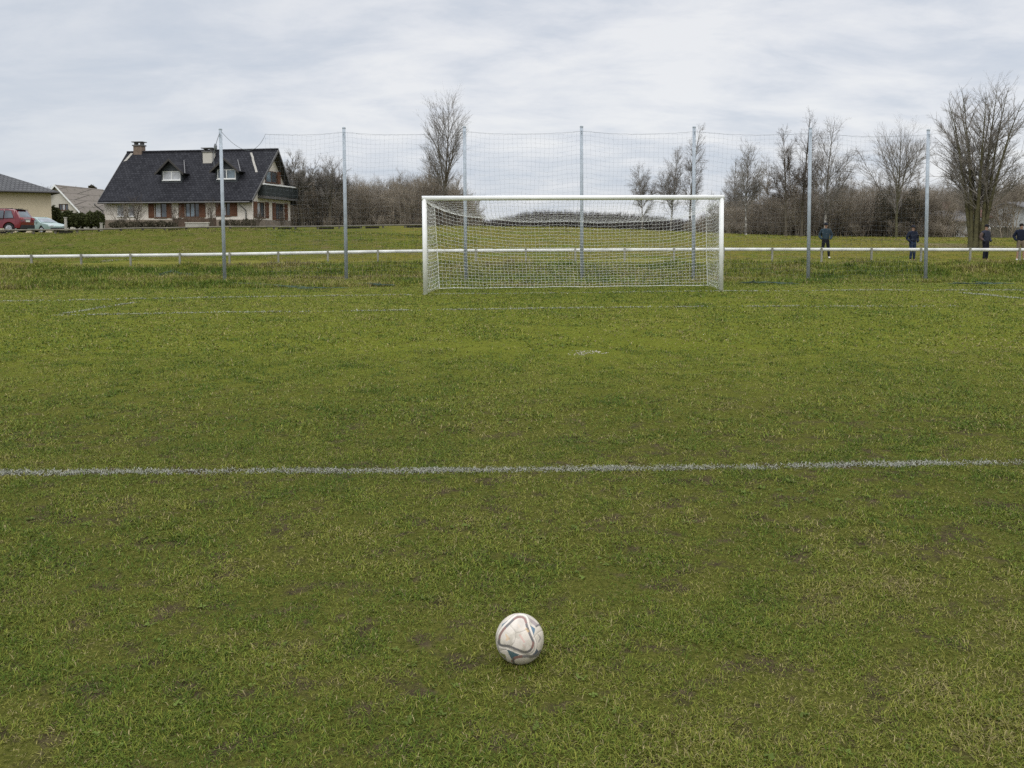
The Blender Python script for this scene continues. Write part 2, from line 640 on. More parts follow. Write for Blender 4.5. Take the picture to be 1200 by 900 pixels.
def tubes_np(P, Rr, sides):
    """P (n,k,3) polylines, Rr (n,k) radii -> verts, quads"""
    n, k, _ = P.shape
    t = np.empty_like(P)
    t[:, 1:-1] = P[:, 2:] - P[:, :-2]
    t[:, 0] = P[:, 1] - P[:, 0]
    t[:, -1] = P[:, -1] - P[:, -2]
    t /= np.linalg.norm(t, axis=2, keepdims=True) + 1e-9
    ref = np.where(np.abs(t[..., 2:3]) < .9, np.array([0, 0, 1.0]), np.array([1.0, 0, 0]))
    e1 = np.cross(t, ref)
    e1 /= np.linalg.norm(e1, axis=2, keepdims=True) + 1e-9
    e2 = np.cross(t, e1)
    an = 2 * np.pi * np.arange(sides) / sides
    V = P[:, :, None, :] + Rr[:, :, None, None] * (e1[:, :, None, :] * np.cos(an)[:, None] + e2[:, :, None, :] * np.sin(an)[:, None])
    idx = np.arange(n * k * sides).reshape(n, k, sides)
    a = idx[:, :-1, :]
    b = np.roll(a, -1, axis=2)
    d = idx[:, 1:, :]
    c = np.roll(d, -1, axis=2)
    Q = np.stack([a, b, c, d], axis=-1).reshape(-1, 4)
    return V.reshape(-1, 3), Q


def cat_mesh(parts):
    vs, qs, b = [], [], 0
    for v, q in parts:
        vs.append(v)
        qs.append(q + b)
        b += len(v)
    return np.concatenate(vs), np.concatenate(qs)


# ------------------------------------------------------------------ ground sheet
def build_ground():
    def axis(parts):
        return np.unique(np.concatenate([np.arange(a, b, s) for a, b, s in parts]))
    ys = axis([(-600, -60, 60), (-60, 0, 6), (0, 22, .7), (22, 40, .3), (40, 70, .6), (70, 130, 2.5), (130, 400, 30), (400, 4001, 400)])
    xh = axis([(0, 24, .5), (24, 60, 1.2), (60, 140, 5), (140, 400, 40), (400, 2801, 400)])
    xs = np.unique(np.concatenate([-xh, xh]))
    X, Y = np.meshgrid(xs, ys)
    Z = T(X.ravel(), Y.ravel())
    Z = np.where(Y.ravel() < 0, plane(X.ravel() * 0, np.maximum(Y.ravel(), -60)), Z)
    v = np.stack([X.ravel(), Y.ravel(), Z], 1)
    i = np.arange(len(xs) * len(ys)).reshape(len(ys), len(xs))
    q = np.stack([i[:-1, :-1], i[:-1, 1:], i[1:, 1:], i[1:, :-1]], -1).reshape(-1, 4)
    o = mobj('ground', np_mesh('ground', v, q, smooth=True), M['ground'])
    tag(o, 'sloping grass football pitch rising to a rough bank and open field', 'ground', kind='structure')


build_ground()

# ------------------------------------------------------------------ painted lines (their course on the ground)
def gp(u, v):
    return ground_at(u, v)[:2]


LINES = {
    'penalty_area_line': [(np.array(p), .13, .85) for p in [[gp(u, v) for u, v in ((-160, 556.5), (0, 554.5), (300, 552.5), (600, 551.5), (900, 547.5), (1200, 542), (1360, 539))]]],
    'goal_area_line': [(np.array(p), .12, .62) for p in [[gp(u, v) for u, v in ((66, 369.5), (300, 366), (490, 363.8), (650, 361.5), (850, 359.8), (1120, 359))]]]
                      + [(np.array([gp(66, 369.5), gp(120, 360.5), gp(160, 354.5)]), .13, .85)]
                      + [(np.array([gp(1125, 343.4), gp(1165, 347), gp(1230, 354)]), .13, .75)],
    'goal_line': [(np.array([gp(u, v) for u, v in ((-60, 355), (110, 351.5), (240, 349), (400, 346.8), (498, 345.2))] +
                            [gp(u, v) for u, v in ((845, 341.2), (1000, 340.6), (1250, 340.2))]), .14, .62)],
}


def line_dist(x, y, poly):
    d = np.full(len(x), 1e9)
    for a, b in zip(poly[:-1], poly[1:]):
        ab = b - a
        t = np.clip(((x - a[0]) * ab[0] + (y - a[1]) * ab[1]) / (ab @ ab), 0, 1)
        d = np.minimum(d, np.hypot(x - a[0] - t * ab[0], y - a[1] - t * ab[1]))
    return d


SPOT = gp(684, 413.5)


# ------------------------------------------------------------------ turf
PAL = np.array([[.054, .092, .014], [.098, .133, .020], [.142, .162, .026], [.185, .178, .038], [.25, .21, .095], [.10, .078, .042]])


def scatter(y0, y1, dens, u0=-150, u1=1350, seed=0):
    r = np.random.default_rng(seed)
    a0, a1 = (u0 - 600) / FPX, (u1 - 600) / FPX
    area = (a1 - a0) * (y1 ** 2 - y0 ** 2) / 2
    n = int(area * dens)
    y = np.sqrt(r.uniform(y0 ** 2, y1 ** 2, n))
    return r.uniform(a0, a1, n) * y, y, r


def blades(x, y, r, L, w, a1=(28, 84), a2=(0, 75), cols=None, z=None):
    n = len(x)
    z = (T(x, y) if z is None else z) - .004
    ph = r.uniform(0, 2 * np.pi, n)
    A1 = np.radians(r.uniform(*a1, n))
    A2 = np.minimum(A1 + np.radians(r.uniform(*a2, n)), np.radians(112))
    dx, dy = np.cos(ph), np.sin(ph)
    px, py = -dy, dx
    # blades turn their flat side a little off the bend
    b = np.stack([x, y, z], 1)
    D = np.stack([dx, dy, 0 * dx], 1)
    Pp = np.stack([px, py, 0 * px], 1)
    U = np.array([0, 0, 1.0])
    m = b + (D * np.sin(A1)[:, None] + U * np.cos(A1)[:, None]) * (L * .52)[:, None]
    t = m + (D * np.sin(A2)[:, None] + U * np.cos(A2)[:, None]) * (L * .48)[:, None]
    hw = (w / 2)[:, None]
    V = np.stack([b - Pp * hw * .8, b + Pp * hw * .8, m + Pp * hw, m - Pp * hw, t], 1).reshape(-1, 3)
    i = np.arange(n) * 5
    Q = np.stack([i, i + 1, i + 2, i + 3], 1)
    Tr = np.stack([i + 3, i + 2, i + 4], 1)
    C = np.repeat(cols, 5, axis=0) if cols is not None else None
    return V, Q, Tr, C


def turf_cols(x, y, r, brown=0.0):
    n = len(x)
    f1 = fbm(x, y, 1.1, 21)
    f2 = fbm(x, y, .32, 31)
    f3 = fbm(x, y, 3.5, 41)
    k = (f1 - .5) * 1.7 + (f2 - .5) * 2.6 + (f3 - .5) * 1.5 + r.normal(0, .85, n) + 1.5 + brown
    k = np.clip(k, 0, 4.99)
    i = np.floor(k).astype(int)
    fr = (k - i)[:, None]
    c = PAL[i] * (1 - fr) + PAL[i + 1] * fr
    c = np.where(r.uniform(0, 1, (n, 1)) < .05, np.array([.235, .20, .095]), c)
    return c * r.uniform(.62, 1.52, (n, 1))


PAINT = {k: [] for k in LINES}
PAINT['penalty_spot'] = []
TURF = []


def merge_blades(lst):
    V, Q, Tr, C, b = [], [], [], [], 0
    for v, q, t, c in lst:
        V.append(v); Q.append(q + b); Tr.append(t + b); C.append(c)
        b += len(v)
    return np.concatenate(V), np.concatenate(Q), np.concatenate(Tr), np.concatenate(C)


def subset(n, m):
    return np.nonzero(m)[0]


def turf_zone(y0, y1, dens, Lr, wr, seed, u0=-150, u1=1350):
    x, y, r = scatter(y0, y1, dens, u0, u1, seed)
    # thin, trodden patches
    bare = np.clip((fbm(x, y, .17, 51) - .57) * 8, 0, 1) * np.clip((fbm(x, y, 2.4, 61) - .38) * 5, 0, 1)
    dsp = np.hypot((x - SPOT[0]) / 2.2, y - SPOT[1] - 1.0)
    bare = np.maximum(bare, np.clip((fbm(x, y, .6, 55) - .50) * 7, 0, 1) * np.clip(2.2 - dsp, 0, 1))
    fleck = np.clip((fbm(x, y, .07 + .006 * y0, 52, 2) - .68) * 14, 0, 1)
    bare = np.maximum(bare, fleck)
    clump = np.clip((fbm(x, y, .11 + .012 * y0, 57, 2) - .30) * 3.2, .50, 1)
    keep = r.uniform(0, 1, len(x)) < (1 - bare * .86) * clump
    x, y = x[keep], y[keep]
    n = len(x)
    hgt = .55 + .9 * fbm(x, y, .4, 71)
    L = r.uniform(*Lr, n) * hgt
    w = r.uniform(*wr, n)
    cols = turf_cols(x, y, r, np.clip((fbm(x, y, .17, 51) - .50) * 9, 0, 1.5) * np.clip((fbm(x, y, 2.4, 61) - .38) * 5, 0, 1))
    used = np.zeros(n, bool)
    for nm, segs in LINES.items():
        for poly, wd, cover in segs:
            d = line_dist(x, y, poly)
            wear = fbm(x, y, .5, 81) * .6 + fbm(x, y, .12, 82) * .4
            pr = cover * np.clip(1.5 - (wear - .30) * 2.4, .2, 1.1) * np.clip((wd / 2 * (1 + .9 * (fbm(x, y, .1, 83) - .5)) - d) / .05 + .35, 0, 1)
            m = r.uniform(0, 1, n) < pr
            m &= ~used
            used |= m
            i = np.nonzero(m)[0]
            if len(i):
                pc = np.array([.27, .27, .225]) * r.uniform(.65, 1.25, (len(i), 1))
                PAINT[nm].append(blades(x[i], y[i], r, L[i] * .8, w[i] * 1.5, (30, 75), cols=pc))
    # the penalty spot: trodden to soil and freshly marked
    d = np.hypot((x - SPOT[0]) / 1.25, (y - SPOT[1])) + (fbm(x, y, .12, 91) - .5) * .12
    m = (d < .24) & (r.uniform(0, 1, n) < .85) & ~used
    used |= m
    i = np.nonzero(m)[0]
    if len(i):
        pc = np.array([.40, .36, .30]) * r.uniform(.7, 1.15, (len(i), 1))
        PAINT['penalty_spot'].append(blades(x[i], y[i], r, L[i] * 1.0, w[i] * 1.8, (65, 84), cols=pc))
    used |= (d < .42) & (r.uniform(0, 1, n) < .75)
    # nothing grows through the ball
    used |= np.hypot(x - BALL[0], y - BALL[1]) < BALL_R * .38
    i = np.nonzero(~used)[0]
    TURF.append(blades(x[i], y[i], r, L[i], w[i], cols=cols[i]))


turf_zone(2.55, 4.6, 29000, (.015, .043), (.0019, .0043), 1, -480, 1680)
turf_zone(4.6, 7.5, 13500, (.019, .048), (.0026, .0055), 2, -380, 1580)
turf_zone(7.5, 12.5, 4200, (.026, .06), (.0046, .009), 3, -220, 1420)
turf_zone(12.5, 24.6, 1150, (.03, .07), (.010, .018), 4)
rl_ = np.random.default_rng(77)
for (wy0, wy1, wd_, Ls) in ((2.6, 5.5, 15, (.010, .022)), (5.5, 12, 6, (.014, .030))):
    wx, wy, wr = scatter(wy0, wy1, wd_, seed=int(wy0 * 10))
    k = fbm(wx, wy, 1.2, 131) > .5
    wx, wy = wx[k], wy[k]
    per = 8
    n = len(wx) * per
    tone = np.repeat(wr.uniform(.75, 1.25, len(wx)), per)[:, None]
    sz = np.repeat(wr.uniform(.7, 1.3, len(wx)), per)
    TURF.append(blades(np.repeat(wx, per) + wr.normal(0, .010, n), np.repeat(wy, per) + wr.normal(0, .010, n), wr, wr.uniform(*Ls, n) * sz, wr.uniform(.007, .013, n) * sz,
                       (45, 75), (10, 35), np.array([.112, .150, .032]) * tone, T(np.repeat(wx, per), np.repeat(wy, per)) + .010))
n = 900
an = rl_.uniform(0, 2 * np.pi, n)
rr_ = BALL_R * rl_.uniform(.40, 1.15, n)
x, y = BALL[0] + rr_ * np.cos(an), BALL[1] + rr_ * np.sin(an)
TURF.append(blades(x, y, rl_, rl_.uniform(.018, .045, n), rl_.uniform(.002, .0045, n), (20, 75), cols=turf_cols(x, y, rl_)))
for poly, wd, cover in LINES['penalty_area_line']:
    for a, b in zip(poly[:-1], poly[1:]):
        ln = np.linalg.norm(b - a)
        n = int(ln * 1000)
        t = rl_.uniform(0, 1, n)
        nr = np.array([-(b - a)[1], (b - a)[0]]) / ln
        off = rl_.normal(0, wd * .30, n)
        x = a[0] + (b - a)[0] * t + nr[0] * off
        y = a[1] + (b - a)[1] * t + nr[1] * off
        k = rl_.uniform(0, 1, n) < np.clip(1.45 - 1.9 * fbm(x, y, .7, 87), .08, 1)
        x, y = x[k], y[k]
        n = len(x)
        PAINT['penalty_area_line'].append(blades(x, y, rl_, rl_.uniform(.012, .030, n), rl_.uniform(.003, .006, n), (45, 85), cols=np.array([.25, .25, .20]) * rl_.uniform(.7, 1.2, (n, 1)), z=T(x, y) + .010))
for nm in ('goal_area_line', 'goal_line'):
    for poly, wd, cover in LINES[nm]:
        for a, b in zip(poly[:-1], poly[1:]):
            ln = np.linalg.norm(b - a)
            if nm == 'goal_line' and GL[0] - .1 < (a[0] + b[0]) / 2 < GR[0] + .1:
                cov = cover * .5
            else:
                cov = cover
            n = int(ln * 230 * cov)
            t = rl_.uniform(0, 1, n)
            nr = np.array([-(b - a)[1], (b - a)[0]]) / ln
            off = rl_.normal(0, wd * .26, n)
            x = a[0] + (b - a)[0] * t + nr[0] * off
            y = a[1] + (b - a)[1] * t + nr[1] * off
            k = (fbm(x, y, .9, 85) * .6 + fbm(x, y, .2, 86) * .4) < .40 + cover * .24
            x, y = x[k], y[k]
            n = len(x)
            PAINT[nm].append(blades(x, y, rl_, rl_.uniform(.03, .06, n), rl_.uniform(.010, .018, n), (40, 78), cols=np.array([.27, .28, .20]) * rl_.uniform(.7, 1.2, (n, 1)), z=T(x, y) + .012))
V, Q, Tr, C = merge_blades(TURF)
me = np_mesh('pitch_grass', V, Q, Tr)
colour_attr(me, C)
tag(mobj('pitch_grass', me, M['blade']), 'short worn green turf with muddy thin patches covering the pitch', 'grass', kind='stuff')
del V, Q, Tr, C, TURF

M['line_base'] = mat('line_chalk', (.42, .42, .37), .9, .35, 9)
LBL = {'penalty_area_line': 'white painted penalty area line crossing the pitch beyond the ball',
       'goal_area_line': 'thin worn goal area line with side strokes in front of the goal',
       'goal_line': 'faint white goal line running out from the goal posts',
       'penalty_spot': 'small white penalty spot trodden into the grass'}
for nm, lst in PAINT.items():
    if lst:
        V, Q, Tr, C = merge_blades(lst)
        me = np_mesh(nm, V, Q, Tr)
        colour_attr(me, C)
        tag(mobj(nm, me, M['paint_blade']), LBL[nm], 'marking', kind='structure')

# rough grass on the bank and the field above it
def rough_zone(y0, y1, clumps, per, Lr, wr, seed, pal_shift=.5, u0=-120, u1=1320, mask=None):
    cx, cy, r = scatter(y0, y1, clumps, u0, u1, seed)
    if mask is not None:
        k = mask(cx, cy)
        cx, cy = cx[k], cy[k]
    size = r.uniform(.45, 1.3, len(cx)) * (.25 + 1.5 * fbm(cx, cy, 1.3, 101))
    x = np.repeat(cx, per) + r.normal(0, .11, len(cx) * per)
    y = np.repeat(cy, per) + r.normal(0, .11, len(cx) * per)
    sz = np.repeat(size, per)
    n = len(x)
    tone = np.repeat(r.normal(0, .35, len(cx)) + 1.6 * np.exp(-((cy - 35.7) / .5) ** 2) * np.clip((fbm(cx, cy * .2, 3, 117) - .4) * 5, 0, 1) - .7 * np.exp(-((cy - 25.5) / 1.2) ** 2) + (fbm(cx, cy, 2.2, 111) - .5) * 5.0 + (fbm(cx, cy * 2, 6, 113) - .5) * 3.0, per)
    cols = turf_cols(x, y, r, pal_shift + tone)
    return blades(x, y, r, r.uniform(*Lr, n) * sz, r.uniform(*wr, n), (5, 45), (20, 70), cols)


B = [rough_zone(24.4, 31, 46, 11, (.09, .20), (.010, .020), 201, .45),
     rough_zone(31, 35.8, 40, 12, (.10, .26), (.012, .024), 202, .6),
     rough_zone(35.8, 37, 26, 8, (.04, .09), (.012, .02), 204, .8)]
V, Q, Tr, C = merge_blades(B)
me = np_mesh('bank_grass', V, Q, Tr)
colour_attr(me, C)
tag(mobj('bank_grass', me, M['blade']), 'rough tussocky grass on the low bank behind the goal', 'grass', kind='stuff')
B = [rough_zone(40, 47, 14, 7, (.03, .08), (.016, .03), 205, .75),
     rough_zone(47, 60, 13, 6, (.04, .10), (.02, .035), 208, .15, -120, 560),
     rough_zone(47, 62, 7, 6, (.03, .08), (.02, .035), 209, 1.35, 480, 1320),
     rough_zone(62, 80, 3.5, 7, (.04, .09), (.03, .05), 210, 1.45, 480, 1320),
     rough_zone(56.5, 60, 9, 7, (.06, .14), (.02, .035), 206, .9, -120, 520),
     rough_zone(76, 96, 1.2, 8, (.06, .16), (.03, .05), 207, 1.2, 480, 1320)]
V, Q, Tr, C = merge_blades(B)
me = np_mesh('field_grass', V, Q, Tr)
colour_attr(me, C)
tag(mobj('field_grass', me, M['blade']), 'yellowish meadow grass on the field beyond the white rail', 'grass', kind='stuff')
del V, Q, Tr, C, B


# ------------------------------------------------------------------ the ball
def build_ball():
    bm = bmesh.new()
    bmesh.ops.create_icosphere(bm, subdivisions=7, radius=1.0)
    me = bpy.data.meshes.new('football')
    bm.to_mesh(me)
    bm.free()
    n = len(me.vertices)
    co = np.empty(n * 3, np.float32)
    me.vertices.foreach_get('co', co)
    D = co.reshape(-1, 3).astype(float)
    D /= np.linalg.norm(D, axis=1, keepdims=True)
    w = np.array([0, 0, CAMZ]) - BALL
    w /= np.linalg.norm(w)
    rt = np.cross(np.array([0, 0, 1.0]), w)
    rt /= np.linalg.norm(rt)
    up = np.cross(w, rt)
    X = D @ rt * 262 + 443
    Yp = 440 - D @ up * 262

    def curve(pts, closed=False):
        pts = [np.array(p, float) for p in pts]
        if closed:
            pts = pts[-1:] + pts + pts[:2]
        else:
            pts = [2 * pts[0] - pts[1]] + pts + [2 * pts[-1] - pts[-2]]
        out = []
        for i in range(1, len(pts) - 2):
            a, b, c, d = pts[i - 1:i + 3]
            for t in np.linspace(0, 1, 8, endpoint=False):
                out.append(.5 * ((2 * b) + (c - a) * t + (2 * a - 5 * b + 4 * c - d) * t * t + (3 * b - a - 3 * c + d) * t ** 3))
        out.append(pts[-2])
        return np.array(out)

    def dist(poly):
        d = np.full(n, 1e9)
        for a, b in zip(poly[:-1], poly[1:]):
            ab = b - a
            t = np.clip(((X - a[0]) * ab[0] + (Yp - a[1]) * ab[1]) / (ab @ ab + 1e-9), 0, 1)
            d = np.minimum(d, np.hypot(X - a[0] - t * ab[0], Yp - a[1] - t * ab[1]))
        return d

    def inside(poly):
        c = np.zeros(n, bool)
        p = np.array(poly, float)
        for a, b in zip(p, np.roll(p, -1, 0)):
            c ^= ((a[1] > Yp) != (b[1] > Yp)) & (X < (b[0] - a[0]) * (Yp - a[1]) / (b[1] - a[1] + 1e-9) + a[0])
        return c

    base = np.array([.58, .52, .445])
    C = np.tile(base, (n, 1))
    dirt = fbm(X, Yp, 90, 7, 4)
    C *= (1 - .30 * np.clip(dirt - .45, 0, 1) * 2)[:, None]
    C[:, 2] *= 1 - .25 * np.clip(fbm(X, Yp, 160, 17) - .4, 0, 1)
    grey, maroon, teal, slate = np.array([.135, .125, .12]), np.array([.24, .14, .12]), np.array([.07, .12, .135]), np.array([.10, .115, .145])
    H = np.zeros(n)
    # teal and slate fields between the ribbons
    for poly, c in (([(548, 298), (608, 340), (592, 418), (556, 350)], np.array([.10, .165, .22])), ([(308, 545), (446, 594), (356, 640), (330, 596)], teal),
                    ([(555, 592), (616, 532), (648, 566), (600, 600)], slate), ([(252, 296), (318, 255), (300, 300), (240, 345)], np.array([.17, .22, .25])),
                    ([(536, 222), (600, 262), (648, 300), (614, 318), (560, 276)], np.array([.30, .25, .24]))):
        m = inside(poly)
        C[m] = c
    ring = curve([(330, 292), (415, 226), (492, 236), (522, 320), (552, 400), (586, 482), (560, 548), (500, 572), (420, 548), (330, 514), (236, 500), (226, 436), (256, 368)], True)
    outer = curve([(318, 270), (410, 200), (510, 212), (545, 310), (580, 400), (615, 490), (590, 575), (505, 602), (410, 575), (322, 540), (215, 512), (205, 430), (240, 350)], True)
    d1, d2 = dist(ring), dist(outer)
    m = (d2 > 9) & (d2 < 15)
    C[m] = C[m] * .45 + np.array([.14, .15, .15]) * .55
    m = d2 < 9
    C[m] = base * 1.12
    m = d1 < 11.5
    ang = np.degrees(np.arctan2(Yp - 400, X - 400)) % 360
    red = ((ang > 262) & (ang < 315)) | ((ang > 165) & (ang < 215)) | ((ang > 20) & (ang < 38))
    C[m & ~red] = grey
    C[m & red] = maroon
    low = curve([(365, 660), (400, 626), (500, 612), (600, 612), (668, 560)])
    m = dist(low) < 14
    C[m] = maroon
    m = m & (X > 470)
    C[m] = grey * 1.4
    m = dist(curve([(372, 640), (385, 690), (420, 705)])) < 10
    C[m] = grey
    m = dist(curve([(620, 318), (658, 300), (690, 330)])) < 9
    C[m] = grey
    m = dist(curve([(205, 470), (222, 560), (300, 650)])) < 6
    C[m] = grey * 2
    m = inside([(226, 575), (292, 600), (300, 640), (250, 610)])
    C[m] = np.array([.22, .22, .10])
    # worn printed marks and the pinched seams
    for poly, c, wd in (([(300, 405), (318, 430), (305, 455), (330, 440)], (.55, .36, .18), 11), ([(515, 345), (532, 365)], (.55, .36, .15), 13),
                        ([(445, 405), (470, 440), (490, 470)], (.55, .30, .26), 10), ([(640, 400), (668, 432), (646, 470)], (.16, .14, .15), 7),
                        ([(425, 300), (440, 325)], (.55, .44, .34), 8), ([(480, 500), (500, 520)], (.55, .40, .33), 8)):
        m = dist(np.array(poly, float)) < wd * (0.6 + .8 * fbm(X, Yp, 14, 77))
        C[m] = C[m] * .45 + np.array(c) * .55
    for poly in ([(345, 312), (400, 384), (382, 480), (350, 512)], [(400, 384), (460, 372), (540, 340)], [(590, 430), (640, 380), (700, 350)], [(230, 560), (300, 545)]):
        d = dist(curve(poly))
        m = d < 3.5
        C[m] *= .72
        H = np.maximum(H, np.exp(-(d / 6) ** 2))
    H = np.maximum(H, .7 * np.exp(-(d2 / 7) ** 2))
    # scuffs and grass stain near the ground
    scuff = np.clip(fbm(X, Yp, 70, 27, 5) - .50, 0, 1) * 2.6
    C = C * (1 - scuff[:, None] * .5) + np.array([.20, .18, .10]) * (scuff[:, None] * .3)
    V = D * (BALL_R * (1 - .010 * H))[:, None]
    me.vertices.foreach_set('co', np.ascontiguousarray(V, np.float32).ravel())
    me.polygons.foreach_set('use_smooth', np.ones(len(me.polygons), bool))
    colour_attr(me, np.clip(C, 0, 1))
    m, nt, p = new_mat('ball_skin')
    a = N(nt, 'ShaderNodeAttribute', attribute_name='Col')
    nt.links.new(a.outputs['Color'], p.inputs['Base Color'])
    p.inputs['Roughness'].default_value = .5
    p.inputs['Specular IOR Level'].default_value = .35
    tc = N(nt, 'ShaderNodeTexCoord')
    bump(nt, noise(nt, tc.outputs['Object'], 120, 3), .15, .002, p)
    o = mobj('football', me, m)
    o.location = BALL
    tag(o, 'scuffed white football with grey, maroon and teal ribbon pattern lying on the turf', 'football')


build_ball()


# ------------------------------------------------------------------ the goal
def net_panel(P, ns, nt_, rad, rng, jit=.006, sub=3):
    """threads of a net over a surface P(s,t): ns cells along s, nt_ along t"""
    parts = []
    S, Tt = np.linspace(0, 1, ns * sub + 1), np.linspace(0, 1, nt_ * sub + 1)
    lines = [np.array([P(s, t) for t in Tt]) for s in np.linspace(0, 1, ns + 1)]
    A = np.array(lines)
    parts.append(tubes_np(A + rng.normal(0, jit, A.shape), np.full(A.shape[:2], rad), 3))
    lines = [np.array([P(s, t) for s in S]) for t in np.linspace(0, 1, nt_ + 1)]
    A = np.array(lines)
    parts.append(tubes_np(A + rng.normal(0, jit, A.shape), np.full(A.shape[:2], rad), 3))
    return cat_mesh(parts)


def build_goal():
    rng = np.random.default_rng(5)
    g = thing('football_goal', 'white full size football goal with sagging white net', 'goal', GL)
    o3 = GL
    L0, R0 = np.zeros(3), GR - GL
    TL = at(496.6, 232.4, 21.65) - o3
    TR = at(845.6, 231.2, 22.05) - o3
    r = .058
    TL[0] = (TL[0] + 0) / 2
    MB().tube([L0 - [0, 0, .15], TL + [0, 0, .02]], r, 20).build('post', M['white_paint'], g, smooth=True)
    MB().tube([R0 - [0, 0, .15], TR + [0, 0, .02]], r, 20).build('post', M['white_paint'], g, smooth=True)
    ax = (TR - TL) / np.linalg.norm(TR - TL)
    MB().tube([TL - ax * r, TR + ax * r], r + .002, 20).build('crossbar', M['white_paint'], g, smooth=True)
    BL = at(509, 242.5, 22.95) - o3
    BR = at(827.5, 246.5, 23.3) - o3
    FL = at(515, 340.5, 23.3) - o3
    FR = at(829, 338.5, 23.7) - o3
    FL[2] = T1(FL[0] + o3[0], FL[1] + o3[1]) - o3[2] + .02
    FR[2] = T1(FR[0] + o3[0], FR[1] + o3[1]) - o3[2] + .02
    parts = []
    lerp = lambda a, b, t: a + (b - a) * t

    def back(s, t):   # t 0 top .. 1 bottom
        top = lerp(BL, BR, s) - np.array([0, 0, .36 * (1 - (2 * s - 1) ** 4) ** 1.0]) + np.array([0, -.12 * (1 - (2 * s - 1) ** 2), 0])
        bot = lerp(FL, FR, s) + np.array([0, .05 * math.sin(s * 19),   .006 * math.sin(s * 31)])
        p = lerp(top, bot, t)
        p[1] += .16 * math.sin(math.pi * t) * (.6 + .4 * math.sin(s * 5))
        p[2] -= .06 * (1 - (2 * s - 1) ** 2) * math.sin(math.pi * t) + .015 * math.sin(s * 23 + t * 3) * (1 - t)
        return p

    def top(s, t):    # t 0 crossbar .. 1 back
        a = lerp(TL, TR, s) - np.array([0, 0, .05])
        b = back(s, 0)
        p = lerp(a, b, t)
        p[2] -= .12 * math.sin(math.pi * t) * (1 - (2 * s - 1) ** 6)
        return p

    def side(tp, bt, b, f, sg):
        def P(s, t):  # s 0 post .. 1 back, t 0 top .. 1 bottom
            a = lerp(tp - np.array([0, 0, .05]), bt, t)
            e = lerp(b, f, t)
            p = lerp(a, e, s)
            p[2] -= .085 * math.sin(math.pi * s) * (1 - .6 * t)
            p[0] += sg * .05 * math.sin(math.pi * s) * math.sin(math.pi * t)
            return p
        return P

    parts.append(net_panel(back, 74, 22, .0031, rng))
    parts.append(net_panel(top, 74, 12, .0030, rng))
    parts.append(net_panel(side(TL, L0, BL, FL, -1), 14, 23, .0032, rng))
    parts.append(net_panel(side(TR, R0, BR, FR, 1), 14, 23, .0032, rng))
    v, q = cat_mesh(parts)
    mobj('net', np_mesh('net', v, q), M['net_cord'], g)
    # thick border cords
    b = MB()
    b.tube([lerp(TL, BL, t) - np.array([0, 0, .05 * math.sin(math.pi * t)]) for t in np.linspace(0, 1, 8)], .009, 6)
    b.tube([lerp(TR, BR, t) - np.array([0, 0, .05 * math.sin(math.pi * t)]) for t in np.linspace(0, 1, 8)], .009, 6)
    b.tube([back(0, t) for t in np.linspace(0, 1, 9)], .008, 6)
    b.tube([back(1, t) for t in np.linspace(0, 1, 9)], .008, 6)
    b.tube([back(s, 1) for s in np.linspace(0, 1, 60)], .007, 6)
    b.build('border_cord', M['net_cord'], g)
    return BL + o3, BR + o3


GBL, GBR = build_goal()

# ------------------------------------------------------------------ tall poles and the ball-stop net
PX = [(258.3, 152, 263.5, 331), (403, 150.5, 406, 334), (544.3, 149.5, 546, 334), (681.5, 149, 682, 334), (813.5, 149.5, 812.5, 333), (949.8, 151, 947, 330.5), (1088, 153, 1084.6, 329)]
POLE_LBL = ['grey steel pole with rope and pulley, in front of the dark roofed house', 'grey steel pole between the house and the left goal post',
            'grey steel pole just inside the left goal post, beside tall bare tree', 'grey steel pole behind the middle of the goal',
            'grey steel pole just inside the right goal post, beside tall birch', 'grey steel pole beside the man in the teal jacket',
            'grey steel pole between the big bare tree and the man in jeans']
POLE_Y = 29.0
tops = []
for k, (u0, v0, u1, v1) in enumerate(PX):
    base, top = at(u1, v1, POLE_Y), at(u0, v0, POLE_Y)
    zg = T1(base[0], base[1])
    o = thing('net_pole', POLE_LBL[k], 'pole', (base[0], base[1], zg), group='tall poles of the ball net')
    b = Vector((0, 0, -.3))
    t = Vector((top[0] - base[0], 0, top[2] - zg))
    MB().tube([b, t], [.060, .053], 14).build('shaft', M['galv'], o, smooth=True)
    MB().lathe([(.057, 0), (.059, .03), (.045, .05), (.01, .055)], t - Vector((0, 0, .01)), n=14).build('cap', M['galv'], o)
    MB().tube([t + Vector((0, -.06, -.12)), t + Vector((0, -.11, -.14)), t + Vector((0, -.12, -.20)), t + Vector((0, -.065, -.2))], .012, 6).build('hook', M['galv'], o)
    MB().lathe([(.10, -.05), (.11, .02), (.085, .05)], (0, 0, 0), n=14).build('base_collar', M['concrete'], o)
    tops.append(np.array([top[0], top[1], top[2]]))
    if k == 0:
        p1 = t + Vector((-.0, -.07, -.1))
        p2 = at(252.5, 172, POLE_Y - .1) - np.array([base[0], base[1], zg])
        p3 = at(250, 181, POLE_Y - .1) - np.array([base[0], base[1], zg])
        r_ = MB().tube([p1, Vector(p1).lerp(Vector(p2), .5) + Vector((-.02, 0, -.03)), p2, p3, p3 - np.array([-.02, 0, .4])], .010, 5).build('rope', M['cap'], o)
        MB().lathe([(.02, -.1), (.05, -.06), (.055, .02), (.03, .1)], p2, n=10).build('pulley', M['cap'], r_)


